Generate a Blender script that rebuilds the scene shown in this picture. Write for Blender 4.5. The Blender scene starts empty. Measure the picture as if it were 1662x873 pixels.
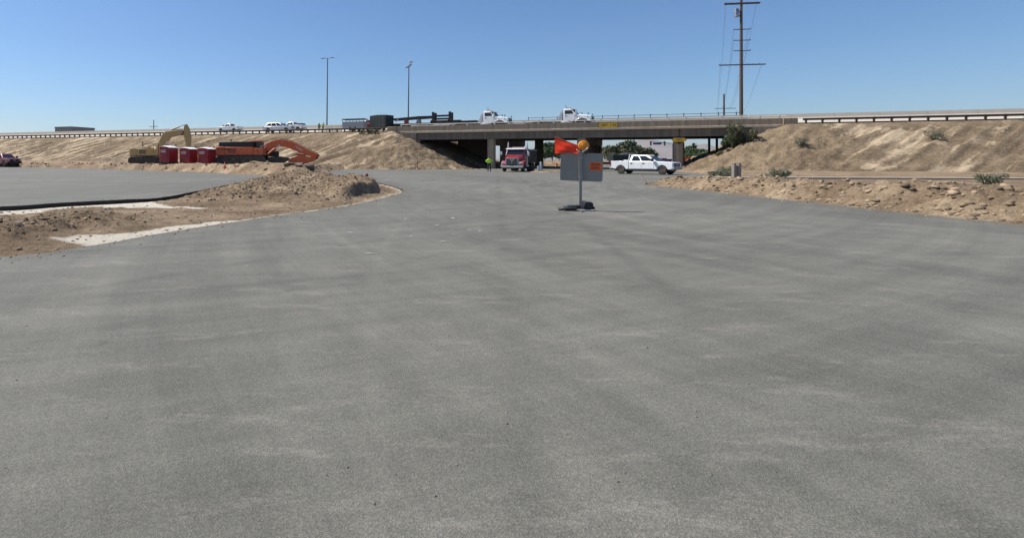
import bpy, bmesh, math, random
import numpy as np
from mathutils import Vector, Matrix, geometry
random.seed(7); RNG = np.random.default_rng(7)
PI = math.pi; R = math.radians
scene = bpy.context.scene
COL = scene.collection

# ------------------------------------------------------------------ camera, sky, sun, exposure
F, W, H, CX, CY, CH = 866.0, 1662.0, 873.0, 600.0, 259.0, 1.55
cam = bpy.data.cameras.new('camera'); camo = bpy.data.objects.new('camera', cam); COL.objects.link(camo)
cam.sensor_fit = 'HORIZONTAL'; cam.sensor_width = 36.0; cam.lens = F / W * 36.0
cam.shift_x = (W / 2 - CX) / W; cam.shift_y = -(H / 2 - CY) / W
cam.clip_start = 0.05; cam.clip_end = 60000
camo.location = (0, 0, CH); camo.rotation_euler = (PI / 2, 0, 0)
scene.camera = camo
SUN_EL, SUN_DIR = R(53), Vector((-0.95, 0.31, 0)).normalized()
world = bpy.data.worlds.new('World'); scene.world = world; world.use_nodes = True
wn = world.node_tree; wn.nodes.clear()
sky = wn.nodes.new('ShaderNodeTexSky'); sky.sky_type = 'NISHITA'; sky.sun_disc = False
sky.sun_elevation = SUN_EL; sky.sun_rotation = math.atan2(SUN_DIR.x, SUN_DIR.y)
sky.altitude = 0; sky.air_density = 1.05; sky.dust_density = 0.45; sky.ozone_density = 10.0
bg = wn.nodes.new('ShaderNodeBackground'); bg.inputs['Strength'].default_value = 0.098
wo = wn.nodes.new('ShaderNodeOutputWorld')
wn.links.new(sky.outputs[0], bg.inputs[0]); wn.links.new(bg.outputs[0], wo.inputs[0])
sun = bpy.data.lights.new('sun', 'SUN'); sun.energy = 5.0; sun.angle = R(0.5); sun.color = (1.0, 0.955, 0.88)
suno = bpy.data.objects.new('sun', sun); COL.objects.link(suno)
sv = SUN_DIR * math.cos(SUN_EL) + Vector((0, 0, math.sin(SUN_EL)))
suno.rotation_euler = sv.to_track_quat('Z', 'Y').to_euler()
scene.view_settings.view_transform = 'Standard'; scene.view_settings.look = 'None'
scene.view_settings.exposure = 0.30; scene.view_settings.gamma = 1.0; scene.view_settings.use_curve_mapping = False
scene.render.engine = 'CYCLES'
scene.cycles.max_bounces = 6; scene.cycles.diffuse_bounces = 3; scene.cycles.use_denoising = True

# ------------------------------------------------------------------ numpy noise
def _hash(ix, iy, seed):
    n = (ix.astype(np.int64) * 374761393 + iy.astype(np.int64) * 668265263 + seed * 974634777) & 0x7fffffff
    n = ((n ^ (n >> 13)) * 1274126177) & 0x7fffffff
    return ((n ^ (n >> 16)) & 0xffff) / 65535.0
def vnoise(x, y, seed=0):
    x = np.asarray(x, float); y = np.asarray(y, float)
    ix = np.floor(x); iy = np.floor(y); fx = x - ix; fy = y - iy
    fx = fx * fx * (3 - 2 * fx); fy = fy * fy * (3 - 2 * fy)
    a = _hash(ix, iy, seed); b = _hash(ix + 1, iy, seed); c = _hash(ix, iy + 1, seed); d = _hash(ix + 1, iy + 1, seed)
    return (a * (1 - fx) + b * fx) * (1 - fy) + (c * (1 - fx) + d * fx) * fy
def fbm(x, y, seed=0, octaves=4, gain=0.5):
    s = 0; a = 1; t = 0
    for o in range(octaves):
        s = s + a * vnoise(x * 2 ** o + 17.3 * o, y * 2 ** o - 9.1 * o, seed + o); t += a; a *= gain
    return s / t
def sstep(a, b, x):
    t = np.clip((np.asarray(x, float) - a) / (b - a), 0, 1); return t * t * (3 - 2 * t)

# ------------------------------------------------------------------ mesh helpers
class MB:
    def __init__(s): s.v = []; s.f = []; s.mi = []; s.cur = 0
    def add(s, verts, faces):
        b = len(s.v); s.v += [tuple(p) for p in verts]
        for f in faces: s.f.append(tuple(i + b for i in f)); s.mi.append(s.cur)
        return s
    def box(s, x0, x1, y0, y1, z0, z1, M=None):
        vs = [Vector((x, y, z)) for x in (x0, x1) for y in (y0, y1) for z in (z0, z1)]
        if M is not None: vs = [M @ v for v in vs]
        return s.add(vs, [(0, 1, 3, 2), (4, 6, 7, 5), (0, 4, 5, 1), (2, 3, 7, 6), (0, 2, 6, 4), (1, 5, 7, 3)])
    def bar(s, p0, p1, w, h):
        p0 = Vector(p0); p1 = Vector(p1); d = p1 - p0; L = d.length
        q = d.to_track_quat('X', 'Z').to_matrix().to_4x4()
        return s.box(0, L, -w / 2, w / 2, -h / 2, h / 2, Matrix.Translation(p0) @ q)
    def prism(s, poly, a0, a1, axis='y', M=None):
        n = len(poly)
        def mk(p, a):
            v = {'y': (p[0], a, p[1]), 'x': (a, p[0], p[1]), 'z': (p[0], p[1], a)}[axis]
            return M @ Vector(v) if M is not None else Vector(v)
        vs = [mk(p, a0) for p in poly] + [mk(p, a1) for p in poly]
        fs = [tuple(range(n)), tuple(range(2 * n - 1, n - 1, -1))] + [(i, (i + 1) % n, n + (i + 1) % n, n + i) for i in range(n)]
        return s.add(vs, fs)
    def loft(s, rings, cap=True, closed=True):
        n = len(rings[0]); vs = [p for r in rings for p in r]; fs = []
        for k in range(len(rings) - 1):
            for i in range(n if closed else n - 1):
                j = (i + 1) % n; fs.append((k * n + i, k * n + j, (k + 1) * n + j, (k + 1) * n + i))
        if cap: fs += [tuple(range(n - 1, -1, -1)), tuple(range((len(rings) - 1) * n, len(rings) * n))]
        return s.add(vs, fs)
    def tube(s, pts, r, n=8, cap=True):
        pts = [Vector(p) for p in pts]; rs = r if isinstance(r, (list, tuple)) else [r] * len(pts)
        rings = []
        for i, p in enumerate(pts):
            d = (pts[min(i + 1, len(pts) - 1)] - pts[max(i - 1, 0)]).normalized()
            up = Vector((0, 0, 1)) if abs(d.z) < 0.95 else Vector((1, 0, 0))
            a = d.cross(up).normalized(); b = a.cross(d).normalized()
            rings.append([p + (a * math.cos(2 * PI * k / n) + b * math.sin(2 * PI * k / n)) * rs[i] for k in range(n)])
        return s.loft(rings, cap)
    def lathe(s, prof, n=16, c=(0, 0, 0), axis='z'):
        rings = []
        for (r, h) in prof:
            ring = []
            for k in range(n):
                a = 2 * PI * k / n; u, w = r * math.cos(a), r * math.sin(a)
                p = {'z': (u, w, h), 'y': (u, h, w), 'x': (h, u, w)}[axis]
                ring.append((c[0] + p[0], c[1] + p[1], c[2] + p[2]))
            rings.append(ring)
        return s.loft(rings)
    def ball(s, c, r, nu=10, nv=6):
        rx, ry, rz = r if isinstance(r, (tuple, list)) else (r, r, r)
        rings = []
        for j in range(nv + 1):
            t = max(0.06, min(PI - 0.06, PI * j / nv))
            rings.append([(c[0] + rx * math.sin(t) * math.cos(2 * PI * k / nu), c[1] + ry * math.sin(t) * math.sin(2 * PI * k / nu), c[2] - rz * math.cos(t)) for k in range(nu)])
        return s.loft(rings)
    def mesh(s, name, mats, smooth=None):
        me = bpy.data.meshes.new(name); me.from_pydata(s.v, [], s.f)
        for m in (mats if isinstance(mats, (list, tuple)) else [mats]): me.materials.append(m)
        if len(me.materials) > 1: me.polygons.foreach_set('material_index', s.mi)
        bm = bmesh.new(); bm.from_mesh(me); bmesh.ops.recalc_face_normals(bm, faces=bm.faces); bm.to_mesh(me); bm.free()
        if smooth is not None:
            me.shade_smooth(); me.set_sharp_from_angle(angle=R(smooth))
        return me
    def build(s, name, mat, parent=None, bevel=0, smooth=None, loc=None):
        o = bpy.data.objects.new(name, s.mesh(name, mat, smooth if smooth is not None else (40 if bevel else None)))
        COL.objects.link(o)
        if parent is not None: o.parent = parent
        if loc is not None: o.location = loc
        if bevel:
            md = o.modifiers.new('bevel', 'BEVEL'); md.width = bevel; md.segments = 2; md.limit_method = 'ANGLE'; md.angle_limit = R(35)
        return o
def P(name, mat, parent, fn, bevel=0, smooth=None):
    m = MB(); fn(m); return m.build(name, mat, parent, bevel, smooth)
def tag(o, label=None, cat=None, group=None, kind=None):
    if label: o['label'] = label
    if cat: o['category'] = cat
    if group: o['group'] = group
    if kind: o['kind'] = kind
    return o
def thing(name, label, cat, loc=(0, 0, 0), rz=0, group=None):
    o = bpy.data.objects.new(name, None); COL.objects.link(o); o.empty_display_size = 0.2
    o.location = loc; o.rotation_euler = (0, 0, rz); return tag(o, label, cat, group)
def copy_tree(o, parent=None):
    c = o.copy(); COL.objects.link(c); c.parent = parent
    for ch in [x for x in bpy.data.objects if x.parent == o]: copy_tree(ch, c)
    return c
def text_mesh(name, body, size, mat, parent, M, sx=1.0, depth=0.004):
    cu = bpy.data.curves.new(name, 'FONT'); cu.body = body; cu.size = size; cu.align_x = 'CENTER'; cu.align_y = 'CENTER'; cu.extrude = depth; cu.offset = size * 0.012
    t = bpy.data.objects.new('tmp', cu); COL.objects.link(t)
    dg = bpy.context.evaluated_depsgraph_get(); me = bpy.data.meshes.new_from_object(t.evaluated_get(dg))
    bpy.data.objects.remove(t); me.name = name
    me.transform(M @ Matrix.Diagonal((sx, 1, 1, 1))); me.materials.clear(); me.materials.append(mat)
    o = bpy.data.objects.new(name, me); COL.objects.link(o); o.parent = parent; return o
def at(px, Y, py=None, z=0.0):                    # a design helper: plan position of a sight line at depth Y
    return Vector(((px - CX) / F * Y, Y, z if py is None else CH + (CY - py) / F * Y))

# ------------------------------------------------------------------ materials
MATS = {}
def newmat(name):
    m = bpy.data.materials.new(name); m.use_nodes = True; nt = m.node_tree
    return m, nt, nt.nodes['Principled BSDF'], nt.links.new
def mat(name, col, rough=0.6, metal=0.0, var=0.12, scale=3.0, bump=0.0, dirt=0.0, dirtcol=(0.36, 0.27, 0.18), coat=0.0, spec=0.5, streak=0.0):
    if name in MATS: return MATS[name]
    m, nt, b, L = newmat(name)
    tc = nt.nodes.new('ShaderNodeTexCoord')
    no = nt.nodes.new('ShaderNodeTexNoise'); no.inputs['Scale'].default_value = scale; no.inputs['Detail'].default_value = 6
    L(tc.outputs['Object'], no.inputs['Vector'])
    mx = nt.nodes.new('ShaderNodeMix'); mx.data_type = 'RGBA'
    mx.inputs['A'].default_value = (*[c * (1 - var) for c in col], 1); mx.inputs['B'].default_value = (*[min(1, c * (1 + var)) for c in col], 1)
    L(no.outputs['Fac'], mx.inputs['Factor']); out = mx.outputs['Result']
    if dirt > 0:
        n2 = nt.nodes.new('ShaderNodeTexNoise'); n2.inputs['Scale'].default_value = scale * 0.6; n2.inputs['Detail'].default_value = 8; n2.inputs['Roughness'].default_value = 0.65
        L(tc.outputs['Object'], n2.inputs['Vector'])
        mr = nt.nodes.new('ShaderNodeMapRange'); mr.inputs['From Min'].default_value = 0.42; mr.inputs['From Max'].default_value = 0.72; mr.inputs['To Max'].default_value = dirt
        L(n2.outputs['Fac'], mr.inputs['Value'])
        m2 = nt.nodes.new('ShaderNodeMix'); m2.data_type = 'RGBA'; m2.inputs['B'].default_value = (*dirtcol, 1)
        L(out, m2.inputs['A']); L(mr.outputs['Result'], m2.inputs['Factor']); out = m2.outputs['Result']
    if streak:
        mp = nt.nodes.new('ShaderNodeMapping'); mp.inputs['Scale'].default_value = (1.6, 1.6, 0.12); L(tc.outputs['Object'], mp.inputs['Vector']); n3 = nt.nodes.new('ShaderNodeTexNoise'); n3.inputs['Scale'].default_value = 1.2; n3.inputs['Detail'].default_value = 8; n3.inputs['Roughness'].default_value = .7; L(mp.outputs[0], n3.inputs['Vector'])
        m3r = nt.nodes.new('ShaderNodeMapRange'); m3r.inputs['From Min'].default_value = .35; m3r.inputs['From Max'].default_value = .65; m3r.inputs['To Min'].default_value = 1 - streak; m3r.inputs['To Max'].default_value = 1 + streak * .7; L(n3.outputs['Fac'], m3r.inputs['Value'])
        m3 = nt.nodes.new('ShaderNodeMix'); m3.data_type = 'RGBA'; m3.blend_type = 'MULTIPLY'; m3.inputs['Factor'].default_value = 1; L(out, m3.inputs['A']); L(m3r.outputs['Result'], m3.inputs['B']); out = m3.outputs['Result']
    L(out, b.inputs['Base Color'])
    b.inputs['Roughness'].default_value = rough; b.inputs['Metallic'].default_value = metal
    b.inputs['Coat Weight'].default_value = coat; b.inputs['Coat Roughness'].default_value = 0.08; b.inputs['Specular IOR Level'].default_value = spec
    if bump:
        bp = nt.nodes.new('ShaderNodeBump'); bp.inputs['Strength'].default_value = bump; bp.inputs['Distance'].default_value = 0.02
        L(no.outputs['Fac'], bp.inputs['Height']); L(bp.outputs['Normal'], b.inputs['Normal'])
    MATS[name] = m; return m
M_white = mat('white_paint', (0.74, 0.75, 0.75), 0.35, coat=0.5, var=0.03, dirt=0.12)
M_red = mat('red_paint', (0.20, 0.012, 0.022), 0.4, coat=0.25, var=0.06, dirt=0.10)
M_truckred = mat('truck_red_paint', (0.33, 0.02, 0.03), 0.3, coat=0.7, var=0.06, dirt=0.08)
M_glass = mat('dark_glass', (0.012, 0.016, 0.02), 0.06, var=0.02, spec=0.6)
M_tyre = mat('tyre_rubber', (0.018, 0.018, 0.018), 0.85, dirt=0.35, scale=5)
M_rim = mat('alloy', (0.50, 0.50, 0.50), 0.4, 0.4, dirt=0.12)
M_black = mat('black_plastic', (0.012, 0.012, 0.013), 0.5, dirt=0.06)
M_chrome = mat('chrome', (0.62, 0.62, 0.63), 0.16, 1.0, var=0.03)
M_steel = mat('galvanised_steel', (0.33, 0.34, 0.35), 0.45, 0.6, scale=8, dirt=0.1)
M_darksteel = mat('dark_steel', (0.035, 0.03, 0.032), 0.6, 0.2, dirt=0.15)
M_rust = mat('weathered_steel', (0.085, 0.06, 0.045), 0.75, 0.2, var=0.3, scale=6)
M_lens = mat('clear_lens', (0.55, 0.55, 0.52), 0.1, var=0.03)
M_redlens = mat('red_lens', (0.4, 0.01, 0.01), 0.2)
M_amber = mat('amber_lens', (0.75, 0.27, 0.012), 0.18, var=0.12, scale=14, coat=0.4)
M_orange = mat('excavator_orange', (0.60, 0.105, 0.025), 0.45, var=0.12, dirt=0.3)
M_catyellow = mat('excavator_yellow', (0.50, 0.335, 0.12), 0.5, var=0.12, dirt=0.45)
M_track = mat('track_steel', (0.035, 0.031, 0.027), 0.7, 0.2, dirt=0.28, scale=5)
M_toilet = mat('toilet_plastic', (0.30, 0.012, 0.018), 0.4, var=0.05, dirt=0.05)
M_toiletroof = mat('toilet_roof', (0.80, 0.79, 0.78), 0.5, var=0.03)
M_label = mat('white_label', (0.72, 0.66, 0.62), 0.5, var=0.03)
M_conc = mat('concrete', (0.35, 0.268, 0.178), 0.85, var=0.14, scale=0.9, bump=0.15, dirt=0.25, dirtcol=(0.22, 0.18, 0.15), streak=.28)
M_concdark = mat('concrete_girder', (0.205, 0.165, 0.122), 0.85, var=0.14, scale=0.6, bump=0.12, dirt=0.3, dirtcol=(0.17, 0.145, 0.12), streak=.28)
M_concshade = mat('concrete_shade', (0.13, 0.105, 0.08), 0.9, var=0.25, scale=0.5, dirt=0.3, dirtcol=(0.07, 0.055, 0.045))  # under-bridge shade put into the colour of parts behind the front face
M_concpale = mat('concrete_pale', (0.52, 0.465, 0.385), 0.85, var=0.1, scale=1.2, bump=0.1, dirt=0.2)
M_concwalk = mat('concrete_walk', (0.38, 0.32, 0.25), 0.9, var=.15, scale=1.5, bump=.1, dirt=.5)
M_galvwhite = mat('rail_paint', (0.76, 0.72, 0.65), 0.5, var=0.06)
M_signback = mat('sign_aluminium', (0.265, 0.25, 0.22), 0.55, 0.1, var=0.10, scale=4, dirt=0.10)
M_sticker = mat('orange_sticker', (0.80, 0.16, 0.03), 0.6, var=0.05)
M_stickertext = mat('sticker_print', (0.20, 0.035, 0.012), 0.6)
def _flag():
    m, nt, b, L = newmat('flag_cloth'); tr = nt.nodes.new('ShaderNodeBsdfTranslucent'); tr.inputs['Color'].default_value = (0.95, 0.07, 0.03, 1); b.inputs['Base Color'].default_value = (0.85, 0.06, 0.03, 1); b.inputs['Roughness'].default_value = .8
    no = nt.nodes.new('ShaderNodeTexNoise'); no.inputs['Scale'].default_value = 5; mr = nt.nodes.new('ShaderNodeMapRange'); mr.inputs['To Min'].default_value = .42; mr.inputs['To Max'].default_value = .68; L(no.outputs['Fac'], mr.inputs['Value'])
    mx = nt.nodes.new('ShaderNodeMixShader'); L(mr.outputs['Result'], mx.inputs['Fac']); L(b.outputs[0], mx.inputs[1]); L(tr.outputs[0], mx.inputs[2]); L(mx.outputs[0], nt.nodes['Material Output'].inputs['Surface']); return m
M_flag = _flag()
M_bag = mat('sandbag_black', (0.010, 0.010, 0.011), 0.5, var=0.4, scale=9, dirt=0.05, bump=.6)
M_wood = mat('wood', (0.38, 0.24, 0.13), 0.8, var=0.25, scale=6)
M_woodpole = mat('pole_wood', (0.10, 0.075, 0.055), 0.85, var=0.25, scale=4)
M_lamppole = mat('lamp_pole', (0.10, 0.12, 0.14), 0.5, 0.4)
M_signyellow = mat('sign_yellow', (0.86, 0.50, 0.03), 0.5, var=0.05)
M_signblack = mat('sign_black', (0.012, 0.012, 0.012), 0.5)
M_hivis = mat('hivis_lime', (0.52, 0.88, 0.03), 0.7, var=0.06, scale=6)
M_hiviso = mat('hivis_yellow', (0.60, 0.68, 0.08), 0.7, var=0.06, scale=6)
M_pants = mat('dark_trousers', (0.015, 0.017, 0.022), 0.85)
M_skin = mat('skin', (0.42, 0.24, 0.16), 0.6)
M_silver = mat('reflective_tape', (0.55, 0.56, 0.55), 0.4, 0.2)
M_tarp = mat('dark_tarp', (0.020, 0.027, 0.027), 0.7, var=0.25, scale=2.5, bump=0.3)
M_greybox = mat('grey_corrugated', (0.42, 0.43, 0.43), 0.55, 0.2, dirt=0.15)
M_bigorange = mat('barrel_orange', (0.72, 0.12, 0.02), 0.6)
M_duraglow = mat('barrel_white', (0.7, 0.68, 0.64), 0.5)
M_brown = mat('dump_body', (0.055, 0.045, 0.04), 0.7, 0.2, dirt=0.35)
M_maroon = mat('maroon_paint', (0.17, 0.012, 0.02), 0.5, dirt=0.15)
M_roofbldg = mat('building_wall', (0.30, 0.27, 0.25), 0.8)
M_paint = mat('survey_paint', (0.42, 0.41, 0.38), 0.8, var=0.25, scale=14)
M_palepaint = mat('survey_paint_buff', (0.42, 0.37, 0.28), 0.8, var=0.25, scale=14)
M_bark = mat('bark', (0.10, 0.075, 0.05), 0.9, var=0.3, scale=6)
M_blue = mat('street_sign_blue', (0.02, 0.07, 0.22), 0.5)

def ramp(nt, stops):
    r = nt.nodes.new('ShaderNodeValToRGB'); e = r.color_ramp.elements
    e[0].position, e[0].color = stops[0][0], (*stops[0][1], 1); e[1].position, e[1].color = stops[-1][0], (*stops[-1][1], 1)
    for p, c in stops[1:-1]:
        x = e.new(p); x.color = (*c, 1)
    return r
def asphalt_mat():
    m, nt, b, L = newmat('asphalt'); N = nt.nodes.new
    g = N('ShaderNodeNewGeometry')
    def noise(scale, detail=5, rough=0.6, vec=None, stretch=None, rot=0):
        n = N('ShaderNodeTexNoise'); n.inputs['Scale'].default_value = scale; n.inputs['Detail'].default_value = detail; n.inputs['Roughness'].default_value = rough
        if stretch:
            mp = N('ShaderNodeMapping'); mp.inputs['Scale'].default_value = stretch; mp.inputs['Rotation'].default_value = (0, 0, rot)
            L(g.outputs['Position'], mp.inputs['Vector']); L(mp.outputs['Vector'], n.inputs['Vector'])
        else: L(g.outputs['Position'], n.inputs['Vector'])
        return n
    big = noise(0.16, 6, 0.62); mid = noise(1.3, 7, 0.7); fine = noise(85, 3, 0.7); streak = noise(0.55, 5, 0.6, stretch=(0.16, 2.2, 1), rot=R(14)); st2 = noise(0.5, 5, 0.6, stretch=(3.0, 0.10, 1), rot=R(-12))
    r1 = ramp(nt, [(0.30, (0.114, 0.110, 0.092)), (0.52, (0.136, 0.130, 0.109)), (0.72, (0.162, 0.155, 0.130))])
    L(big.outputs['Fac'], r1.inputs['Fac'])
    def mul(col, fac_out, lo, hi, a=0.3, bb=0.7):
        mr = N('ShaderNodeMapRange'); mr.inputs['From Min'].default_value = a; mr.inputs['From Max'].default_value = bb; mr.inputs['To Min'].default_value = lo; mr.inputs['To Max'].default_value = hi
        L(fac_out, mr.inputs['Value'])
        mx = N('ShaderNodeMix'); mx.data_type = 'RGBA'; mx.blend_type = 'MULTIPLY'; mx.inputs['Factor'].default_value = 1
        L(col, mx.inputs['A']); L(mr.outputs['Result'], mx.inputs['B']); return mx.outputs['Result']
    c = mul(r1.outputs['Color'], mid.outputs['Fac'], 0.93, 1.08)
    c = mul(c, streak.outputs['Fac'], 0.96, 1.05); c = mul(c, st2.outputs['Fac'], 0.95, 1.06)
    for cx_, cy_, k1 in ((-16.0, 46.0, 1.7), (34.0, 20.0, 1.3)):              # wheel tracks sweeping round the turn
        vs_ = N('ShaderNodeVectorMath'); vs_.operation = 'SUBTRACT'; vs_.inputs[1].default_value = (cx_, cy_, 0); L(g.outputs['Position'], vs_.inputs[0])
        ln = N('ShaderNodeVectorMath'); ln.operation = 'LENGTH'; L(vs_.outputs[0], ln.inputs[0])
        sp_ = N('ShaderNodeSeparateXYZ'); L(vs_.outputs[0], sp_.inputs[0]); an = N('ShaderNodeMath'); an.operation = 'ARCTAN2'; L(sp_.outputs[1], an.inputs[0]); L(sp_.outputs[0], an.inputs[1])
        cb = N('ShaderNodeCombineXYZ'); L(ln.outputs['Value'], cb.inputs[0]); L(an.outputs[0], cb.inputs[1])
        nn = N('ShaderNodeTexNoise'); nn.inputs['Scale'].default_value = k1; nn.inputs['Detail'].default_value = 7; nn.inputs['Roughness'].default_value = .72; L(cb.outputs[0], nn.inputs['Vector'])
        c = mul(c, nn.outputs['Fac'], 0.87, 1.14, .35, .65)
    mpj = N('ShaderNodeMapping'); mpj.inputs['Rotation'].default_value = (0, 0, R(-9)); L(g.outputs['Position'], mpj.inputs['Vector']); spj = N('ShaderNodeSeparateXYZ'); L(mpj.outputs[0], spj.inputs[0])
    wob = N('ShaderNodeMath'); wob.operation = 'MULTIPLY_ADD'; wob.inputs[1].default_value = .12; L(big.outputs['Fac'], wob.inputs[0]); L(spj.outputs[0], wob.inputs[2])
    lan = N('ShaderNodeMath'); lan.operation = 'DIVIDE'; lan.inputs[1].default_value = 3.7; L(wob.outputs[0], lan.inputs[0])
    fl_ = N('ShaderNodeMath'); fl_.operation = 'FLOOR'; L(lan.outputs[0], fl_.inputs[0]); wn_ = N('ShaderNodeTexWhiteNoise'); wn_.noise_dimensions = '1D'; L(fl_.outputs[0], wn_.inputs['W'])
    c = mul(c, wn_.outputs['Value'], 0.94, 1.06, 0, 1)
    # tyre tracks: worn darker bands, broken up by noise
    tn = noise(0.35, 6, 0.7); tf = noise(9.0, 4, 0.7)
    def band(val, centre, half, dark):
        nonlocal c
        d_ = N('ShaderNodeMath'); d_.operation = 'SUBTRACT'; d_.inputs[1].default_value = centre; L(val, d_.inputs[0]); a_ = N('ShaderNodeMath'); a_.operation = 'ABSOLUTE'; L(d_.outputs[0], a_.inputs[0])
        w_ = N('ShaderNodeMath'); w_.operation = 'MULTIPLY_ADD'; w_.inputs[1].default_value = .22; L(tf.outputs['Fac'], w_.inputs[0]); L(a_.outputs[0], w_.inputs[2])
        e_ = N('ShaderNodeMapRange'); e_.interpolation_type = 'SMOOTHSTEP'; e_.inputs['From Min'].default_value = half + .11; e_.inputs['From Max'].default_value = half * .3 + .06; L(w_.outputs[0], e_.inputs['Value'])
        q_ = N('ShaderNodeMapRange'); q_.inputs['From Min'].default_value = .38; q_.inputs['From Max'].default_value = .6; L(tn.outputs['Fac'], q_.inputs['Value'])
        z_ = N('ShaderNodeMath'); z_.operation = 'MULTIPLY'; L(e_.outputs['Result'], z_.inputs[0]); L(q_.outputs['Result'], z_.inputs[1]); c = mul(c, z_.outputs[0], 1.0, dark, 0, 1)
    def radius(cx_, cy_):
        vs_ = N('ShaderNodeVectorMath'); vs_.operation = 'DISTANCE'; vs_.inputs[1].default_value = (cx_, cy_, 0); L(g.outputs['Position'], vs_.inputs[0]); return vs_.outputs['Value']
    ln_ = N('ShaderNodeVectorMath'); ln_.operation = 'DOT_PRODUCT'; ln_.inputs[1].default_value = (.973, -.230, 0); L(g.outputs['Position'], ln_.inputs[0])
    for ce in (0.15, 2.0): band(ln_.outputs['Value'], ce, .20, .84)
    ra = radius(-30, 34)
    for ce in (33.6, 35.4, 38.3, 40.1): band(ra, ce, .17, .86)
    rb = radius(52, 4)
    for ce in (44.5, 46.3, 50.2, 52.0): band(rb, ce, .17, 1.12)
    rc = radius(-60, 60)
    for ce in (38.0, 39.8, 43.0, 44.8, 36.0): band(rc, ce, .22, 1.12)
    spn = noise(1.9, 3, .5); c = mul(c, spn.outputs['Fac'], 1.0, .80, .70, .78)
    # dusty pale scuffs and drag marks, irregular, cover part of the lot
    sc = noise(1.5, 10, 0.78, stretch=(0.5, 1.6, 1), rot=R(-25)); mr = N('ShaderNodeMapRange'); mr.inputs['From Min'].default_value = 0.54; mr.inputs['From Max'].default_value = 0.76; mr.inputs['To Max'].default_value = 0.75
    L(sc.outputs['Fac'], mr.inputs['Value'])
    dm = N('ShaderNodeMix'); dm.data_type = 'RGBA'; dm.inputs['B'].default_value = (0.275, 0.255, 0.215, 1); L(c, dm.inputs['A']); L(mr.outputs['Result'], dm.inputs['Factor']); c = dm.outputs['Result']
    # aggregate
    vo = N('ShaderNodeTexVoronoi'); vo.inputs['Scale'].default_value = 110; L(g.outputs['Position'], vo.inputs['Vector'])
    vr = ramp(nt, [(0.0, (0.55, 0.55, 0.55)), (0.5, (0.95, 0.95, 0.95)), (1.0, (1.5, 1.48, 1.42))])
    sep = N('ShaderNodeSeparateColor'); L(vo.outputs['Color'], sep.inputs[0]); L(sep.outputs[0], vr.inputs['Fac'])
    ag = N('ShaderNodeMix'); ag.data_type = 'RGBA'; ag.blend_type = 'MULTIPLY'; ag.inputs['Factor'].default_value = 0.5
    L(c, ag.inputs['A']); L(vr.outputs['Color'], ag.inputs['B']); c = ag.outputs['Result']
    c = mul(c, fine.outputs['Fac'], 0.90, 1.10)
    L(c, b.inputs['Base Color']); b.inputs['Roughness'].default_value = 0.82; b.inputs['Specular IOR Level'].default_value = 0.35
    bp = N('ShaderNodeBump'); bp.inputs['Strength'].default_value = 0.55; bp.inputs['Distance'].default_value = 0.006
    L(vo.outputs['Distance'], bp.inputs['Height'])
    b2 = N('ShaderNodeBump'); b2.inputs['Strength'].default_value = 0.25; b2.inputs['Distance'].default_value = 0.03; L(mid.outputs['Fac'], b2.inputs['Height']); L(bp.outputs['Normal'], b2.inputs['Normal'])
    L(b2.outputs['Normal'], b.inputs['Normal']); return m
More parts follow.
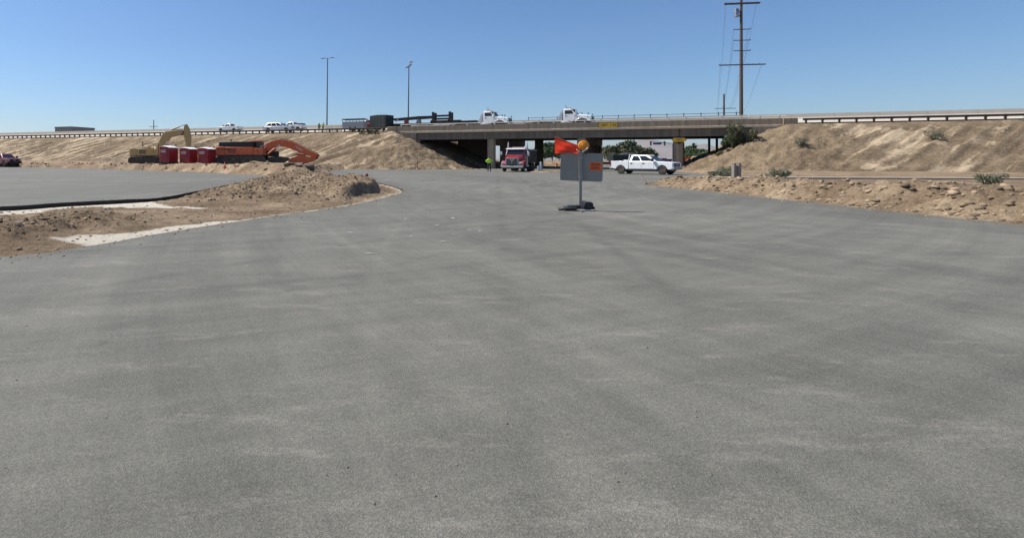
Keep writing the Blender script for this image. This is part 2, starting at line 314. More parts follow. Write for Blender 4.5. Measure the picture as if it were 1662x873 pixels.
def dirt_mat(name, dark, mid_, light, streak=None, pale=True, scale=1.0):
    m, nt, b, L = newmat(name); N = nt.nodes.new; g = N('ShaderNodeNewGeometry')
    n1 = N('ShaderNodeTexNoise'); n1.inputs['Scale'].default_value = 0.45 * scale; n1.inputs['Detail'].default_value = 8; n1.inputs['Roughness'].default_value = 0.68; L(g.outputs['Position'], n1.inputs['Vector'])
    n2 = N('ShaderNodeTexNoise'); n2.inputs['Scale'].default_value = 5 * scale; n2.inputs['Detail'].default_value = 6; n2.inputs['Roughness'].default_value = 0.7; L(g.outputs['Position'], n2.inputs['Vector'])
    r = ramp(nt, [(0.28, dark), (0.5, mid_), (0.72, light)]); L(n1.outputs['Fac'], r.inputs['Fac']); c = r.outputs['Color']
    mr = N('ShaderNodeMapRange'); mr.inputs['From Min'].default_value = 0.3; mr.inputs['From Max'].default_value = 0.7; mr.inputs['To Min'].default_value = 0.62; mr.inputs['To Max'].default_value = 1.34; L(n2.outputs['Fac'], mr.inputs['Value'])
    mx = N('ShaderNodeMix'); mx.data_type = 'RGBA'; mx.blend_type = 'MULTIPLY'; mx.inputs['Factor'].default_value = 1; L(c, mx.inputs['A']); L(mr.outputs['Result'], mx.inputs['B']); c = mx.outputs['Result']
    if pale:
        a = N('ShaderNodeAttribute'); a.attribute_name = 'pale'
        n3 = N('ShaderNodeTexNoise'); n3.inputs['Scale'].default_value = 3.0; n3.inputs['Detail'].default_value = 7; L(g.outputs['Position'], n3.inputs['Vector'])
        ad = N('ShaderNodeMath'); ad.operation = 'MULTIPLY_ADD'; ad.inputs[1].default_value = 1.2; ad.inputs[2].default_value = -0.6; L(n3.outputs['Fac'], ad.inputs[0])
        sm = N('ShaderNodeMath'); sm.operation = 'ADD'; L(a.outputs['Fac'], sm.inputs[0]); L(ad.outputs[0], sm.inputs[1])
        st = N('ShaderNodeMapRange'); st.inputs['From Min'].default_value = 0.33; st.inputs['From Max'].default_value = 0.82 if pale is True else 1.05; L(sm.outputs[0], st.inputs['Value'])
        pm = N('ShaderNodeMix'); pm.data_type = 'RGBA'; pm.inputs['B'].default_value = (0.78, 0.70, 0.56, 1) if pale is True else (0.59, 0.46, 0.308, 1); L(c, pm.inputs['A']); L(st.outputs['Result'], pm.inputs['Factor']); c = pm.outputs['Result']
    L(c, b.inputs['Base Color']); b.inputs['Roughness'].default_value = 0.95; b.inputs['Specular IOR Level'].default_value = 0.2
    n4 = N('ShaderNodeTexNoise'); n4.inputs['Scale'].default_value = 14 * scale; n4.inputs['Detail'].default_value = 5; n4.inputs['Roughness'].default_value = .75; L(g.outputs['Position'], n4.inputs['Vector'])
    b0 = N('ShaderNodeBump'); b0.inputs['Strength'].default_value = 1.0; b0.inputs['Distance'].default_value = 0.07 / scale; L(n4.outputs['Fac'], b0.inputs['Height']); L(b0.outputs['Normal'], b.inputs['Normal'])
    bp = N('ShaderNodeBump'); L(b0.outputs['Normal'], bp.inputs['Normal']); bp.inputs['Strength'].default_value = 1.0; bp.inputs['Distance'].default_value = 0.16 / scale; L(n2.outputs['Fac'], bp.inputs['Height']); L(bp.outputs['Normal'], b.inputs['Normal'])
    MATS[name] = m; return m
M_asphalt = asphalt_mat(); M_asphaltcut = mat('asphalt_cut_edge', (0.022, 0.021, 0.019), 0.9, var=.3, scale=6, bump=.6)  # fresh undusted cut edge, with its shade also put into the colour
M_dirt = dirt_mat('dirt', (0.15, 0.102, 0.062), (0.295, 0.210, 0.131), (0.52, 0.395, 0.258))
M_emb = dirt_mat('embankment_dirt', (0.155, 0.111, 0.068), (0.238, 0.175, 0.109), (0.37, 0.278, 0.18), pale='streak', scale=0.7)
M_ground = dirt_mat('far_ground', (0.18, 0.14, 0.10), (0.24, 0.19, 0.14), (0.30, 0.24, 0.18), pale=False, scale=0.15)
M_stone = None
M_clod = mat('damp_clod', (0.12, 0.088, 0.062), 0.95, var=0.35, scale=4, bump=0.8)
M_hill = mat('mountain_rock', (0.19, 0.15, 0.125), 0.95, var=0.25, scale=0.002)
def leafmat(name, c, v=0.35):
    m, nt, b, L = newmat(name); N = nt.nodes.new
    oi = N('ShaderNodeNewGeometry'); r = ramp(nt, [(0, tuple(x * (1 - v) for x in c)), (0.6, c), (1, tuple(min(1, x * (1 + v)) for x in c))])
    L(oi.outputs['Random Per Island'], r.inputs['Fac']); L(r.outputs['Color'], b.inputs['Base Color']); b.inputs['Roughness'].default_value = 0.65
    return m
M_stone = leafmat('stone', (0.265, 0.192, 0.122), 0.5); M_stone.node_tree.nodes['Principled BSDF'].inputs['Roughness'].default_value = 0.95; M_palestone = mat('pale_stone', (0.42, 0.325, 0.225), 0.95, var=0.3, scale=5, bump=.5)
M_leafdark = leafmat('leaf_dark', (0.050, 0.070, 0.026)); M_leafgreen = leafmat('leaf_green', (0.060, 0.105, 0.030)); M_leafolive = leafmat('leaf_olive', (0.115, 0.115, 0.055)); M_sage = leafmat('leaf_sage', (0.15, 0.165, 0.10))

# ------------------------------------------------------------------ terrain
ROAD_MAIN = [(-60, -15), (15.4, -15), (15.4, 8), (15.5, 12), (15.7, 17), (16.3, 23.5), (16.6, 28), (16.9, 32.3), (17.6, 34), (20, 37), (26, 43), (32, 49.5), (35, 55), (38.5, 65), (44, 80), (50, 95), (58, 120), (86, 190),
    (60, 190), (32, 120), (25, 98), (18, 84), (12, 86), (0, 88), (-3, 85), (-4.2, 78), (-5, 68), (-5.2, 60), (-4.6, 52), (-2.2, 44), (0, 38), (1.0, 33), (1.55, 29.5), (1.67, 26.3), (1.2, 23.6), (.49, 21.3), (-.82, 17.66), (-2.55, 14.75), (-4.1, 11.9), (-5.02, 9.66), (-5.9, 8.5), (-9, 7.4), (-14, 6.6), (-30, 6), (-60, 5.5)]
ROAD_LEFT = [(-140, 13), (-60, 13), (-30, 15.2), (-16, 16.9), (-12.2, 17.66), (-11.1, 19.2), (-9.54, 20.65), (-8.5, 22), (-8.6, 29), (-8.9, 40.7), (-8.8, 47), (-9.5, 51), (-14.2, 56), (-20, 64), (-30, 72), (-45, 77.5), (-58, 80), (-95, 84), (-140, 86)]
def smooth_poly(poly, n=4):
    out = []; k = len(poly)
    for i in range(k):
        p0, p1, p2, p3 = [np.array(poly[(i + j) % k], float) for j in (-1, 0, 1, 2)]
        if np.linalg.norm(p2 - p1) > 14 or np.linalg.norm(p1 - p0) > 40 or np.linalg.norm(p3 - p2) > 40: out.append(tuple(p1)); continue
        for q in range(n):
            t = q / n; out.append(tuple(0.5 * ((2 * p1) + (-p0 + p2) * t + (2 * p0 - 5 * p1 + 4 * p2 - p3) * t * t + (-p0 + 3 * p1 - 3 * p2 + p3) * t ** 3)))
    return out
ROAD_MAIN = smooth_poly(ROAD_MAIN, 10); ROAD_LEFT = smooth_poly(ROAD_LEFT, 8)
ROAD_MAIN = [(x + random.uniform(-.025, .025), y + random.uniform(-.03, .03)) for x, y in ROAD_MAIN]; ROAD_LEFT = [(x + random.uniform(-.03, .03), y + random.uniform(-.04, .04)) for x, y in ROAD_LEFT]
def inside(poly, x, y):
    x = np.asarray(x, float); y = np.asarray(y, float); r = np.zeros(x.shape, bool); n = len(poly)
    for i in range(n):
        x1, y1 = poly[i]; x2, y2 = poly[(i + 1) % n]
        if y1 == y2: continue
        c = ((y1 > y) != (y2 > y)) & (x < (x2 - x1) * (y - y1) / (y2 - y1) + x1); r ^= c
    return r
def pdist(poly, x, y):
    d = np.full(np.shape(x), 1e9); n = len(poly)
    for i in range(n):
        ax, ay = poly[i]; bx, by = poly[(i + 1) % n]; ux, uy = bx - ax, by - ay; L2 = ux * ux + uy * uy + 1e-12
        t = np.clip(((x - ax) * ux + (y - ay) * uy) / L2, 0, 1); d = np.minimum(d, np.hypot(x - ax - t * ux, y - ay - t * uy))
    return d
def road_z(x, y):
    x = np.asarray(x, float); y = np.asarray(y, float)
    return 0.42 * sstep(50, 82, y) * sstep(-26, -52, x) + 0.012 * (fbm(x * 0.12, y * 0.12, 3, 2) - 0.5)
def sdf(x, y):                                     # > 0 on dirt, metres from the nearest asphalt edge
    d = np.minimum(pdist(ROAD_MAIN, x, y), pdist(ROAD_LEFT, x, y))
    return np.where(inside(ROAD_MAIN, x, y) | inside(ROAD_LEFT, x, y), -d, d)
def dirt_h(x, y):
    x = np.asarray(x, float); y = np.asarray(y, float); d = sdf(x, y); dp = np.maximum(d, 0)
    dl = pdist(ROAD_LEFT, x, y); dm = pdist(ROAD_MAIN, x, y)
    clod = fbm(x * 2.3, y * 2.3, 11, 5, 0.62) - 0.5; lump = fbm(x * 0.55, y * 0.55, 21, 3) - 0.5
    z = np.full(x.shape, -0.03) + 0.05 * clod * sstep(0.1, 0.6, dp)
    # the near island between the two lanes: base course against the far lane lies one asphalt lift lower
    isl = (x < 4) & (y < 55)
    low = -0.12 * sstep(2.2, 0.8, dl) * isl
    ridge = 1 - np.abs(2 * fbm(x * 3.1, y * 3.1, 13, 4, 0.6) - 1); fineclod = fbm(x * 6.5, y * 6.5, 15, 3, 0.6) - 0.5
    mA = 0.24 * np.exp(-(((x + 6.4) * 0.80 - (y - 12.6) * 0.62) / 3.0) ** 2 - (((x + 6.4) * 0.55 + (y - 12.6) * 0.80) / 1.25) ** 2) * sstep(0.5, 2.4, dm) * sstep(1.2, 3.2, dl)
    mA = np.maximum(mA, 0.32 * sstep(0.3, 2.2, dm) * sstep(-5.2, -7.4, x) * sstep(13.0, 11.0, y) * sstep(2.2, 3.6, dl))
    tip = sstep(-2.4, -0.9, x) * sstep(19.5, 21.5, y)
    mB = 0.62 * ((1 - tip) * sstep(0.7, 4.0, dm) + tip * (0.2 * sstep(0.5, 1.0, dm) + 0.8 * sstep(0.88 + 0.25 * sstep(23, 27, y) + 0.5 * lump, 1.22 + 0.4 * sstep(23, 27, y) + 0.6 * lump, dm))) * sstep(0.2, 3.2, dl) * ((1 - tip) * sstep(17.4, 23.5, y) + tip) * sstep(-9.8, -6.4, x) * (0.85 + 0.45 * lump)
    mB = mB + 0.12 * np.exp(-((x + 0.5) / 1.2) ** 2 - ((y - 24.5) / 2.6) ** 2) * tip
    rough = 0.55 * sstep(0.04, 0.2, mA + mB) + 0.06
    z = z + isl * (low + mA + mB + (clod * 0.30 + lump * 0.25 + (ridge - 0.6) * 0.30 + fineclod * 0.26) * rough * sstep(0.3, 1.5, dp))
    # the far lot beyond the lanes, a step above the asphalt, with a torn berm along its edge
    wl = np.where(x < -60, 1.0, sstep(45.5, 52.5, y)) * (x < 16)
    lv = 0.42 + 0.36 * sstep(-2, -10, x) + 0.30 * sstep(-45, -70, x) + 0.35 * sstep(92, 112, y) * sstep(-20, -60, x)
    berm = 0.22 * np.exp(-((dp - 1.9) / 1.1) ** 2) * (0.4 + 1.6 * fbm(x * 0.5, y * 0.5, 5, 3)) + 0.42 * np.exp(-((x + 9.6) / 3.6) ** 2 - ((y - 57.5) / 2.4) ** 2)
    zl = (-0.05 + (lv + 0.05) * sstep(0.1, 2.2 - 0.6 * (x > -2), dp) + (berm + clod * 0.40 * np.exp(-((dp - 1.6) / 1.6) ** 2)) * sstep(0.1, 1.2, dp) + 0.05 * lump + 0.03 * clod)
    z = z * (1 - wl) + zl * wl
    # right side
    rt = x > 14
    rz = -0.06 + (0.36 - .12 * sstep(30, 38, y)) * sstep(0.05, 1.4, dp) + (0.34 * (1 - .75 * sstep(24, 33, y)) * np.exp(-((dp - 1.9) / 1.35) ** 2) * (0.35 + 1.3 * fbm(x * 0.45, y * 0.45, 33, 3))) * sstep(46, 34, y) + (clod * 0.55 + 0.2 * (fbm(x * 4.5, y * 4.5, 19, 3, .6) - .5)) * np.exp(-((dp - 1.6) / 1.6) ** 2) * sstep(0.05, 0.8, dp) + 0.05 * clod + 0.08 * lump
    rz = rz - 0.25 * sstep(76, 90, y)
    z = np.where(rt, rz, z)
    return np.where(d < 0.0, np.minimum(z, -0.22), z) + np.where(d < 0, 0, road_z(x, y) * (y < 50))
PALE_FAR = [(-14.5, 14.6), (-10.4, 14.8), (-9.7, 15.6), (-9.9, 16.6), (-9.8, 17.7), (-8.8, 17.6), (-7.8, 17.35), (-7.0, 17.3), (-5.4, 17.25), (-5.4, 17.5), (-6.6, 17.95), (-7.4, 18.6), (-8.3, 19.6), (-9.3, 21.0), (-11.2, 19.6), (-12.8, 18.2)]
PALE_NEAR = [(-6.1, 10.35), (-5.7, 10.9), (-5.25, 11.4), (-4.8, 12.5), (-3.95, 13.5), (-2.9, 14.6), (-2.0, 15.7), (-1.2, 16.7), (-1.0, 17.6), (-3.0, 14.2), (-4.4, 11.5), (-4.9, 9.6)]
def zone_pale(x, y):                               # white base course left showing beside the asphalt edges
    dm = pdist(ROAD_MAIN, x, y); jx = x + 0.5 * (fbm(x * 1.1, y * 1.1, 8, 3) - .5); jy = y + 0.5 * (fbm(x * 1.1, y * 1.1, 9, 3) - .5); m = np.zeros(np.shape(x))
    for pl in (PALE_FAR, PALE_NEAR):
        d = pdist(pl, jx, jy); d = np.where(inside(pl, jx, jy), d, -d); m = np.maximum(m, sstep(-0.22, 0.22, d))
    e = 0.5 * sstep(0.9, 0.1, dm) * (x < 3) * (y > 15) * (y < 34)
    return np.clip(np.maximum(m, e), 0, 1) * (x < 6) * (y < 50)
def grid_mesh(name, xs, ys, zf, material, pale=None, smooth=True, frame=None):
    X, Y = np.meshgrid(xs, ys); Z = zf(X, Y); nx, ny = len(xs), len(ys)
    PX, PY = (X, Y) if frame is None else frame(X, Y)
    co = np.stack([PX.ravel(), PY.ravel(), Z.ravel()], 1)
    i = np.arange(nx * ny).reshape(ny, nx); f = np.stack([i[:-1, :-1].ravel(), i[:-1, 1:].ravel(), i[1:, 1:].ravel(), i[1:, :-1].ravel()], 1)
    me = bpy.data.meshes.new(name); me.vertices.add(len(co)); me.vertices.foreach_set('co', co.astype(np.float32).ravel())
    me.loops.add(f.size); me.loops.foreach_set('vertex_index', f.astype(np.int32).ravel())
    me.polygons.add(len(f)); me.polygons.foreach_set('loop_start', np.arange(0, f.size, 4, dtype=np.int32)); me.update(calc_edges=True); me.validate()
    if smooth: me.shade_smooth()
    me.materials.append(material)
    if pale is not None:
        at_ = me.attributes.new('pale', 'FLOAT', 'POINT'); at_.data.foreach_set('value', pale(X, Y).astype(np.float32).ravel())
    o = bpy.data.objects.new(name, me); COL.objects.link(o); return o
def graded(a, b, s0, s1):
    out = [a]
    while out[-1] < b: out.append(out[-1] + s0 + (s1 - s0) * (out[-1] - a) / (b - a))
    return np.array(out)
def asphalt_sheet(name, poly, step):
    n = len(poly); xs = [p[0] for p in poly]; ys = [p[1] for p in poly]
    gx, gy = np.meshgrid(np.arange(min(xs), max(xs), step), np.arange(min(ys), max(ys), step)); gx = gx.ravel(); gy = gy.ravel()
    k = inside(poly, gx, gy) & (pdist(poly, gx, gy) > step * 0.35); pts = [Vector(p) for p in poly] + [Vector((a, b)) for a, b in zip(gx[k], gy[k])]
    vs, es, fs, *_ = geometry.delaunay_2d_cdt(pts, [(i, (i + 1) % n) for i in range(n)], [], 0, 1e-4)
    v = np.array([(p.x, p.y) for p in vs]); cen = np.array([v[list(f)].mean(0) for f in fs]); keep = inside(poly, cen[:, 0], cen[:, 1])
    z = road_z(v[:, 0], v[:, 1]); m = MB()
    m.add([(a[0], a[1], c) for a, c in zip(v, z)], [tuple(f) for f, q in zip(fs, keep) if q])
    pz = road_z(np.array(xs), np.array(ys)); wall = [(a, b, c) for a, b, c in zip(xs, ys, pz)]
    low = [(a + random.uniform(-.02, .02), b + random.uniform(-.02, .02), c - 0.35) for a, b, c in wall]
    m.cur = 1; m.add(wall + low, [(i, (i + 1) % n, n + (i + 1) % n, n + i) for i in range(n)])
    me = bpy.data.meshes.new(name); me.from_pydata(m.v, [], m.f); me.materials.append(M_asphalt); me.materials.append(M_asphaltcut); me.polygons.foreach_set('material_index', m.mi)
    bm = bmesh.new(); bm.from_mesh(me); bmesh.ops.remove_doubles(bm, verts=bm.verts, dist=0.0005); bmesh.ops.recalc_face_normals(bm, faces=bm.faces)
    if sum(f.normal.z for f in bm.faces) < 0: bmesh.ops.reverse_faces(bm, faces=bm.faces)
    bm.to_mesh(me); bm.free()
    o = bpy.data.objects.new(name, me); COL.objects.link(o); return o
m = MB(); S = 15500
m.add([(-S, -S, -0.5), (S, -S, -0.5), (S, S, -0.5), (-S, S, -0.5)], [(0, 1, 2, 3)]); tag(m.build('ground', M_ground), kind='structure')
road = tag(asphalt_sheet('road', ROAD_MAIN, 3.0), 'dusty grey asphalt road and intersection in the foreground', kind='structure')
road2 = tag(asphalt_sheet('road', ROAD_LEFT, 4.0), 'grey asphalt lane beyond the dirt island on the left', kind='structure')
tag(grid_mesh('dirt_island', np.arange(-24, 3.4, 0.10), graded(5.6, 51, 0.055, 0.34), dirt_h, M_dirt, zone_pale), 'brown dirt island with clods and mounds between the asphalt lanes', kind='structure')
tag(grid_mesh('dirt_lot', np.arange(-150, 15, 0.55), graded(50, 150, 0.28, 1.6), dirt_h, M_dirt, zone_pale), 'tan dirt lot where the excavators stand', kind='structure')
tag(grid_mesh('dirt_verge', np.concatenate([np.arange(14, 42, 0.16), np.arange(42, 140, 0.9)]), np.concatenate([graded(-15, 10, 0.4, 0.2), graded(10.2, 150, 0.14, 2.2)]), dirt_h, M_dirt, zone_pale), 'tan dirt verge heaped along the right road edge', kind='structure')

# freeway frame: s runs along the near edge to the right, t away from the camera
U = np.array((0.940, -0.341)); U = U / np.linalg.norm(U); NB = np.array((-U[1], U[0])); A0 = np.array((4.4, 96.0)); FWANG = math.atan2(U[1], U[0])
DECK, TILT, WID, S_R = 6.70, 0.088, 20.7, 58.5
def fw(s, t, z=0.0):
    p = A0 + U * s + NB * t; return Vector((p[0], p[1], z))
def deck_z(t): return DECK + TILT * t
def s_of(px, t=0.0):
    r = (px - CX) / F; a = A0 + NB * t; return (r * a[1] - a[0]) / (U[0] - r * U[1])
def emb_h(side):
    def h(s, t):
        along = s if side < 0 else (S_R + 0.36 * np.clip(t, 0, 22) - s)
        d = np.hypot(np.maximum(along + 1.0 * 0, 0), np.maximum(-t - 0.3, 0))
        slope = 0.50 - 0.05 * fbm(s * 0.05, t * 0.1, 2, 2)
        back = np.maximum(t - WID - 3, 0)
        base = np.minimum(DECK - 0.12 + TILT * np.clip(t, 0, WID + 3) - slope * d - back * 0.5, 20)
        q = s * 1.0 + 1.05 * (-t)                                    # rills run down the face at a slant
        rill = (fbm(q * 1.25, -t * 0.16 + s * 0.01, 41, 4, 0.62) - 0.5); rl2 = (fbm(q * 0.25, t * 0.05, 47, 3) - 0.5)
        amt = sstep(0.4, 3, d)
        lumps = fbm(s * 0.9, t * 0.9, 43, 4, 0.6) - 0.5
        corner = sstep(-9, 2, along)
        z = base + amt * (rill * 0.95 * (1 - 0.45 * corner) + rl2 * 0.7 + lumps * (0.30 + 0.75 * corner) + (fbm(s * 2.3, t * 2.3, 44, 3, .65) - .5) * (.15 + .55 * corner))
        mid = 0.5 * np.exp(-((along - 3.5) / 3.5) ** 2 - ((t + 6) / 2.5) ** 2) * (side < 0)   # a slumped shoulder at the corner
        bench = 0.28 * np.sin(np.clip(d, 0, 14) * 1.6 + 0.2 * s) * amt * (1 - corner) * 0.25
        return np.maximum(z + mid + bench, -0.7)
    return h
def emb_pale(s, t):
    q = s - 1.05 * t
    a = fbm(q * 1.05, -t * 0.22 + s * .03, 51, 5, .68); b = fbm(s * .10, t * .16, 53, 3); c = fbm(s * .5, t * .55, 54, 4, .65)
    return np.clip((a - .5) * 3.0 + (b - .45) * 1.6 + (c - .5) * 1.5 + .25 - .45 * sstep(-12, 3, np.where(s < 30, s, S_R - s)), 0, 1)
FR = lambda s, t: (A0[0] + U[0] * s + NB[0] * t, A0[1] + U[1] * s + NB[1] * t)
tag(grid_mesh('embankment', np.concatenate([np.arange(-260, -110, 1.5), np.arange(-110, 20, 0.28)]), np.concatenate([np.arange(-18, 0.4, 0.26), np.arange(0.5, 46, 1.0)]), emb_h(-1), M_emb, emb_pale, frame=FR), 'tan rilled dirt embankment carrying the freeway left of the overpass', kind='structure')
tag(grid_mesh('embankment', np.concatenate([np.arange(40, 100, 0.28), np.arange(100, 200, 1.2)]), np.concatenate([np.arange(-18, 0.4, 0.26), np.arange(0.5, 46, 1.0)]), emb_h(1), M_emb, emb_pale, frame=FR), 'tan dirt embankment at the right end of the overpass', kind='structure')
m = MB()
for s0, s1 in ((-260, -1.2), (S_R + 1.2, 200)):
    m.add([fw(s0, 0.9, deck_z(.9) + .02), fw(s1, .9, deck_z(.9) + .02), fw(s1, WID, deck_z(WID) + .02), fw(s0, WID, deck_z(WID) + .02)], [(0, 1, 2, 3)])
tag(m.build('freeway', M_concpale), kind='structure')
# far mountains
xs = np.linspace(-9000, 14500, 240)
m = MB(); mz = np.maximum(0, 400 * np.exp(-((xs - 6850) / 800) ** 2) + 240 * np.exp(-((xs - 8300) / 1300) ** 2) - 25) * (0.75 + 0.5 * fbm(xs / 900, xs * 0, 61, 4)) + 25 * fbm(xs / 400, xs * 0 + 3, 62, 3)
rows = [[(x, 13500 - 4200 * k / 6 + 900 * (vnoise(x / 700, k * 1.0, 66) - .5), float(z) * (1 - k / 6) * (0.7 + 0.6 * float(vnoise(x / 500, k * 1.7, 67)) if 0 < k < 6 else 1) - (2 if k == 6 else 0)) for x, z in zip(xs, mz)] for k in range(7)]
m.loft(rows, cap=False, closed=False); tag(m.build('mountains', M_hill, smooth=60), 'bare mountain ridge on the horizon seen under the overpass', kind='structure')

# loose stones and clods on the dirt
def stones(name, n, sampler, size, material, label, zfun=dirt_h):
    ico = bmesh.new(); bmesh.ops.create_icosphere(ico, subdivisions=1, radius=1.0); bv = np.array([v.co[:] for v in ico.verts]); bf = np.array([[v.index for v in f.verts] for f in ico.faces]); ico.free()
    x, y = sampler(n); n = len(x); z = zfun(x, y); r = size(x, y, n)
    sc = np.stack([RNG.uniform(0.7, 1.3, n), RNG.uniform(0.7, 1.3, n), RNG.uniform(0.4, 0.8, n)], 1) * r[:, None]
    a = RNG.uniform(0, 2 * PI, n); V = bv[None] * (1 + RNG.uniform(-0.28, 0.28, (n, len(bv), 1)))
    V = V * sc[:, None, :]; c, s_ = np.cos(a)[:, None], np.sin(a)[:, None]
    V = np.stack([V[..., 0] * c - V[..., 1] * s_ + x[:, None], V[..., 0] * s_ + V[..., 1] * c + y[:, None], V[..., 2] + (z + r * 0.05)[:, None]], 2)
    Fc = bf[None] + (np.arange(n) * len(bv))[:, None, None]; co = V.reshape(-1, 3); f = Fc.reshape(-1, 3)
    me = bpy.data.meshes.new(name); me.vertices.add(len(co)); me.vertices.foreach_set('co', co.astype(np.float32).ravel())
    me.loops.add(f.size); me.loops.foreach_set('vertex_index', f.astype(np.int32).ravel()); me.polygons.add(len(f)); me.polygons.foreach_set('loop_start', np.arange(0, f.size, 3, dtype=np.int32)); me.update(calc_edges=True)
    me.materials.append(material); o = bpy.data.objects.new(name, me); COL.objects.link(o); return tag(o, label, kind='stuff')
def smp_island(n):
    y = 6.6 + (46 - 6.6) * RNG.random(n * 4) ** 1.6; x = RNG.uniform(-16, 2, n * 4)
    d = sdf(x, y); h = dirt_h(x, y); p = 0.12 + 0.9 * sstep(0.05, 0.3, h); k = (d > 0.12) & (RNG.random(n * 4) < p) & (x > -0.75 * y - 1.5); return x[k][:n], y[k][:n]
stones('clods', 26000, smp_island, lambda x, y, n: (0.007 + 0.045 * RNG.random(n) ** 5) * (0.7 + 0.022 * y), M_stone, 'loose brown clods and stones scattered over the dirt island')
def smp_right(n):
    y = 10 + 34 * RNG.random(n * 4) ** 1.3; x = RNG.uniform(15.5, 24, n * 4) ; d = sdf(x, y); k = (d > 0.12) & (d < 4.5); return x[k][:n], y[k][:n]
stones('clods', 9000, smp_right, lambda x, y, n: 0.014 + 0.10 * RNG.random(n) ** 7, M_stone, 'loose tan clods heaped on the dirt verge at right')
def smp_lot(n):
    y = 50 + 45 * RNG.random(n * 4); x = RNG.uniform(-75, 14, n * 4); d = sdf(x, y); k = (d > 0.15) & (d < 3.5); return x[k][:n], y[k][:n]
stones('clods', 3500, smp_lot, lambda x, y, n: 0.04 + 0.17 * RNG.random(n) ** 5, M_stone, 'loose clods along the torn edge of the far dirt lot')
def smp_road(n):
    y = 2.0 + 26 * RNG.random(n) ** 1.8; x = RNG.uniform(-.75, 1.3, n) * y; k = inside(ROAD_MAIN, x, y) & (fbm(x * .7, y * .7, 91, 3) > .42); return x[k], y[k]
def smp_edge(n):
    y = 6 + 60 * RNG.random(n * 30) ** 1.7; x = RNG.uniform(-24, 26, n * 30); d = sdf(x, y); k = (d < .05) & (d > -1.1) & (RNG.random(n * 30) < np.exp(d * 3.0)); return x[k][:n], y[k][:n]
stones('grit', 7000, smp_edge, lambda x, y, n: (0.005 + 0.03 * RNG.random(n) ** 6) * (.7 + .02 * y), M_stone, 'dirt crumbs spilled over the edges of the asphalt', zfun=lambda x, y: road_z(x, y))
M_grit = leafmat('grit_stone', (0.17, 0.155, 0.13), .45)
stones('grit', 2200, smp_road, lambda x, y, n: 0.002 + 0.008 * RNG.random(n) ** 6, M_grit, 'loose grit strewn over the near asphalt', zfun=lambda x, y: road_z(x, y))
def chunk(name, loc, size, seed, label, material, group=None, cat='dirt clod'):
    bm = bmesh.new(); bmesh.ops.create_icosphere(bm, subdivisions=4, radius=1.0)
    for v in bm.verts:
        c = v.co; k = 0.35 * float(vnoise(c.x * 1.7 + seed, c.y * 1.7 + c.z, seed)) + 0.30 * float(fbm(c.x * 4 + c.z * 3, c.y * 4 - c.z * 3, seed, 3)); 
        q = [math.copysign(abs(a) ** 0.62, a) for a in c]; v.co = Vector(q) * (0.62 + k)
        v.co = Vector((v.co.x * size[0], v.co.y * size[1], v.co.z * size[2]))
    me = bpy.data.meshes.new(name); bm.to_mesh(me); bm.free(); me.materials.append(material)
    o = bpy.data.objects.new(name, me); COL.objects.link(o); o.location = loc; return tag(o, label, cat, group)
for k, (px, Y, sx, lab) in enumerate([(470, 52.5, .55, 'low dark dirt clod on the ridge below the orange excavator bucket'), (498, 53.5, .8, 'largest dark dirt clod at the right end of the far ridge'), (485, 51, .4, 'small dark dirt clod between the two ridge clods'), (421, 40, .35, 'dark dirt clod on the crest of the island left of the ridge')]):
    p = at(px, Y); zz = float(dirt_h(np.array([p.x]), np.array([p.y]))[0]); chunk('dirt_clod', (p.x, p.y, zz), (sx, sx * .6, sx * .42), 30 + k, lab, M_clod)
for k, (px, Y, r) in enumerate([(405, 19.5, .10), (530, 20, .12), (448, 24, .13), (560, 19.2, .10), (470, 18.6, .08), (340, 19, .12), (165, 13.5, .07), (30, 10.2, .10), (90, 11.5, .07), (492, 22, .12)]):
    r *= .62; p = at(px, Y); zz = float(dirt_h(np.array([p.x]), np.array([p.y]))[0])
    chunk('stone', (p.x, p.y, zz + r * .3), (r, r * .85, r * .7), 10 + k, 'pale fist to head sized stone lying on the dirt island', M_palestone, 'stones on the dirt island', 'stone')

# survey paint and chalk marks on the road: thin sheets just above the asphalt
def paint(px, py, w, l, material, rot=0):
    Y = CH * F / (py - CY); p = at(px, Y); mm = MB(); n = 14
    w *= .75; l *= .6
    ring = [((w / 2) * math.cos(2 * PI * k / n) * random.uniform(.5, 1.2), (l / 2) * math.sin(2 * PI * k / n) * random.uniform(.3, 1.3)) for k in range(n)]
    c, s_ = math.cos(rot), math.sin(rot); z = float(road_z(np.array([p.x]), np.array([p.y]))[0]) + 0.012
    mm.add([(p.x + a * c - b * s_, p.y + a * s_ + b * c, z) for a, b in ring], [tuple(range(n))]); mm.build('paint_mark', material, road)
for a in [(601, 412, .26, .10, M_palepaint, .1), (720, 392, .17, .12, M_palepaint, 0), (667, 384, .12, .10, M_paint, .3), (735, 354.5, .16, .35, M_paint, 0), (709, 366, .13, .28, M_paint, 0), (762, 373.5, .12, .2, M_paint, .2), (779, 376.5, .13, .18, M_paint, -.3), (658, 355.5, .12, .25, M_paint, 0), (568, 378, .22, .12, M_paint, -.5), (735, 381, .06, .1, M_paint, 0), (783, 441, .06, .04, M_palepaint, 0), (400, 432, .1, .05, M_palepaint, 0)]: paint(*a)

# ------------------------------------------------------------------ overpass
br = thing('overpass', 'long concrete freeway overpass with parapet, girders and round columns', 'bridge', fw(0, 0, 0), FWANG)
SE = S_R
def prof(mm, poly, s0, s1): mm.prism(poly, s0, s1, 'x')     # poly in (t, z)
P('deck', M_concdark, br, lambda mm: prof(mm, [(0.05, 6.32), (0.05, 6.52), (0.35, DECK), (WID - .35, deck_z(WID)), (WID, deck_z(WID) - .2), (WID, 8.0), (WID - 1, 7.6), (1.0, 6.18)], 0.3, SE - .3))
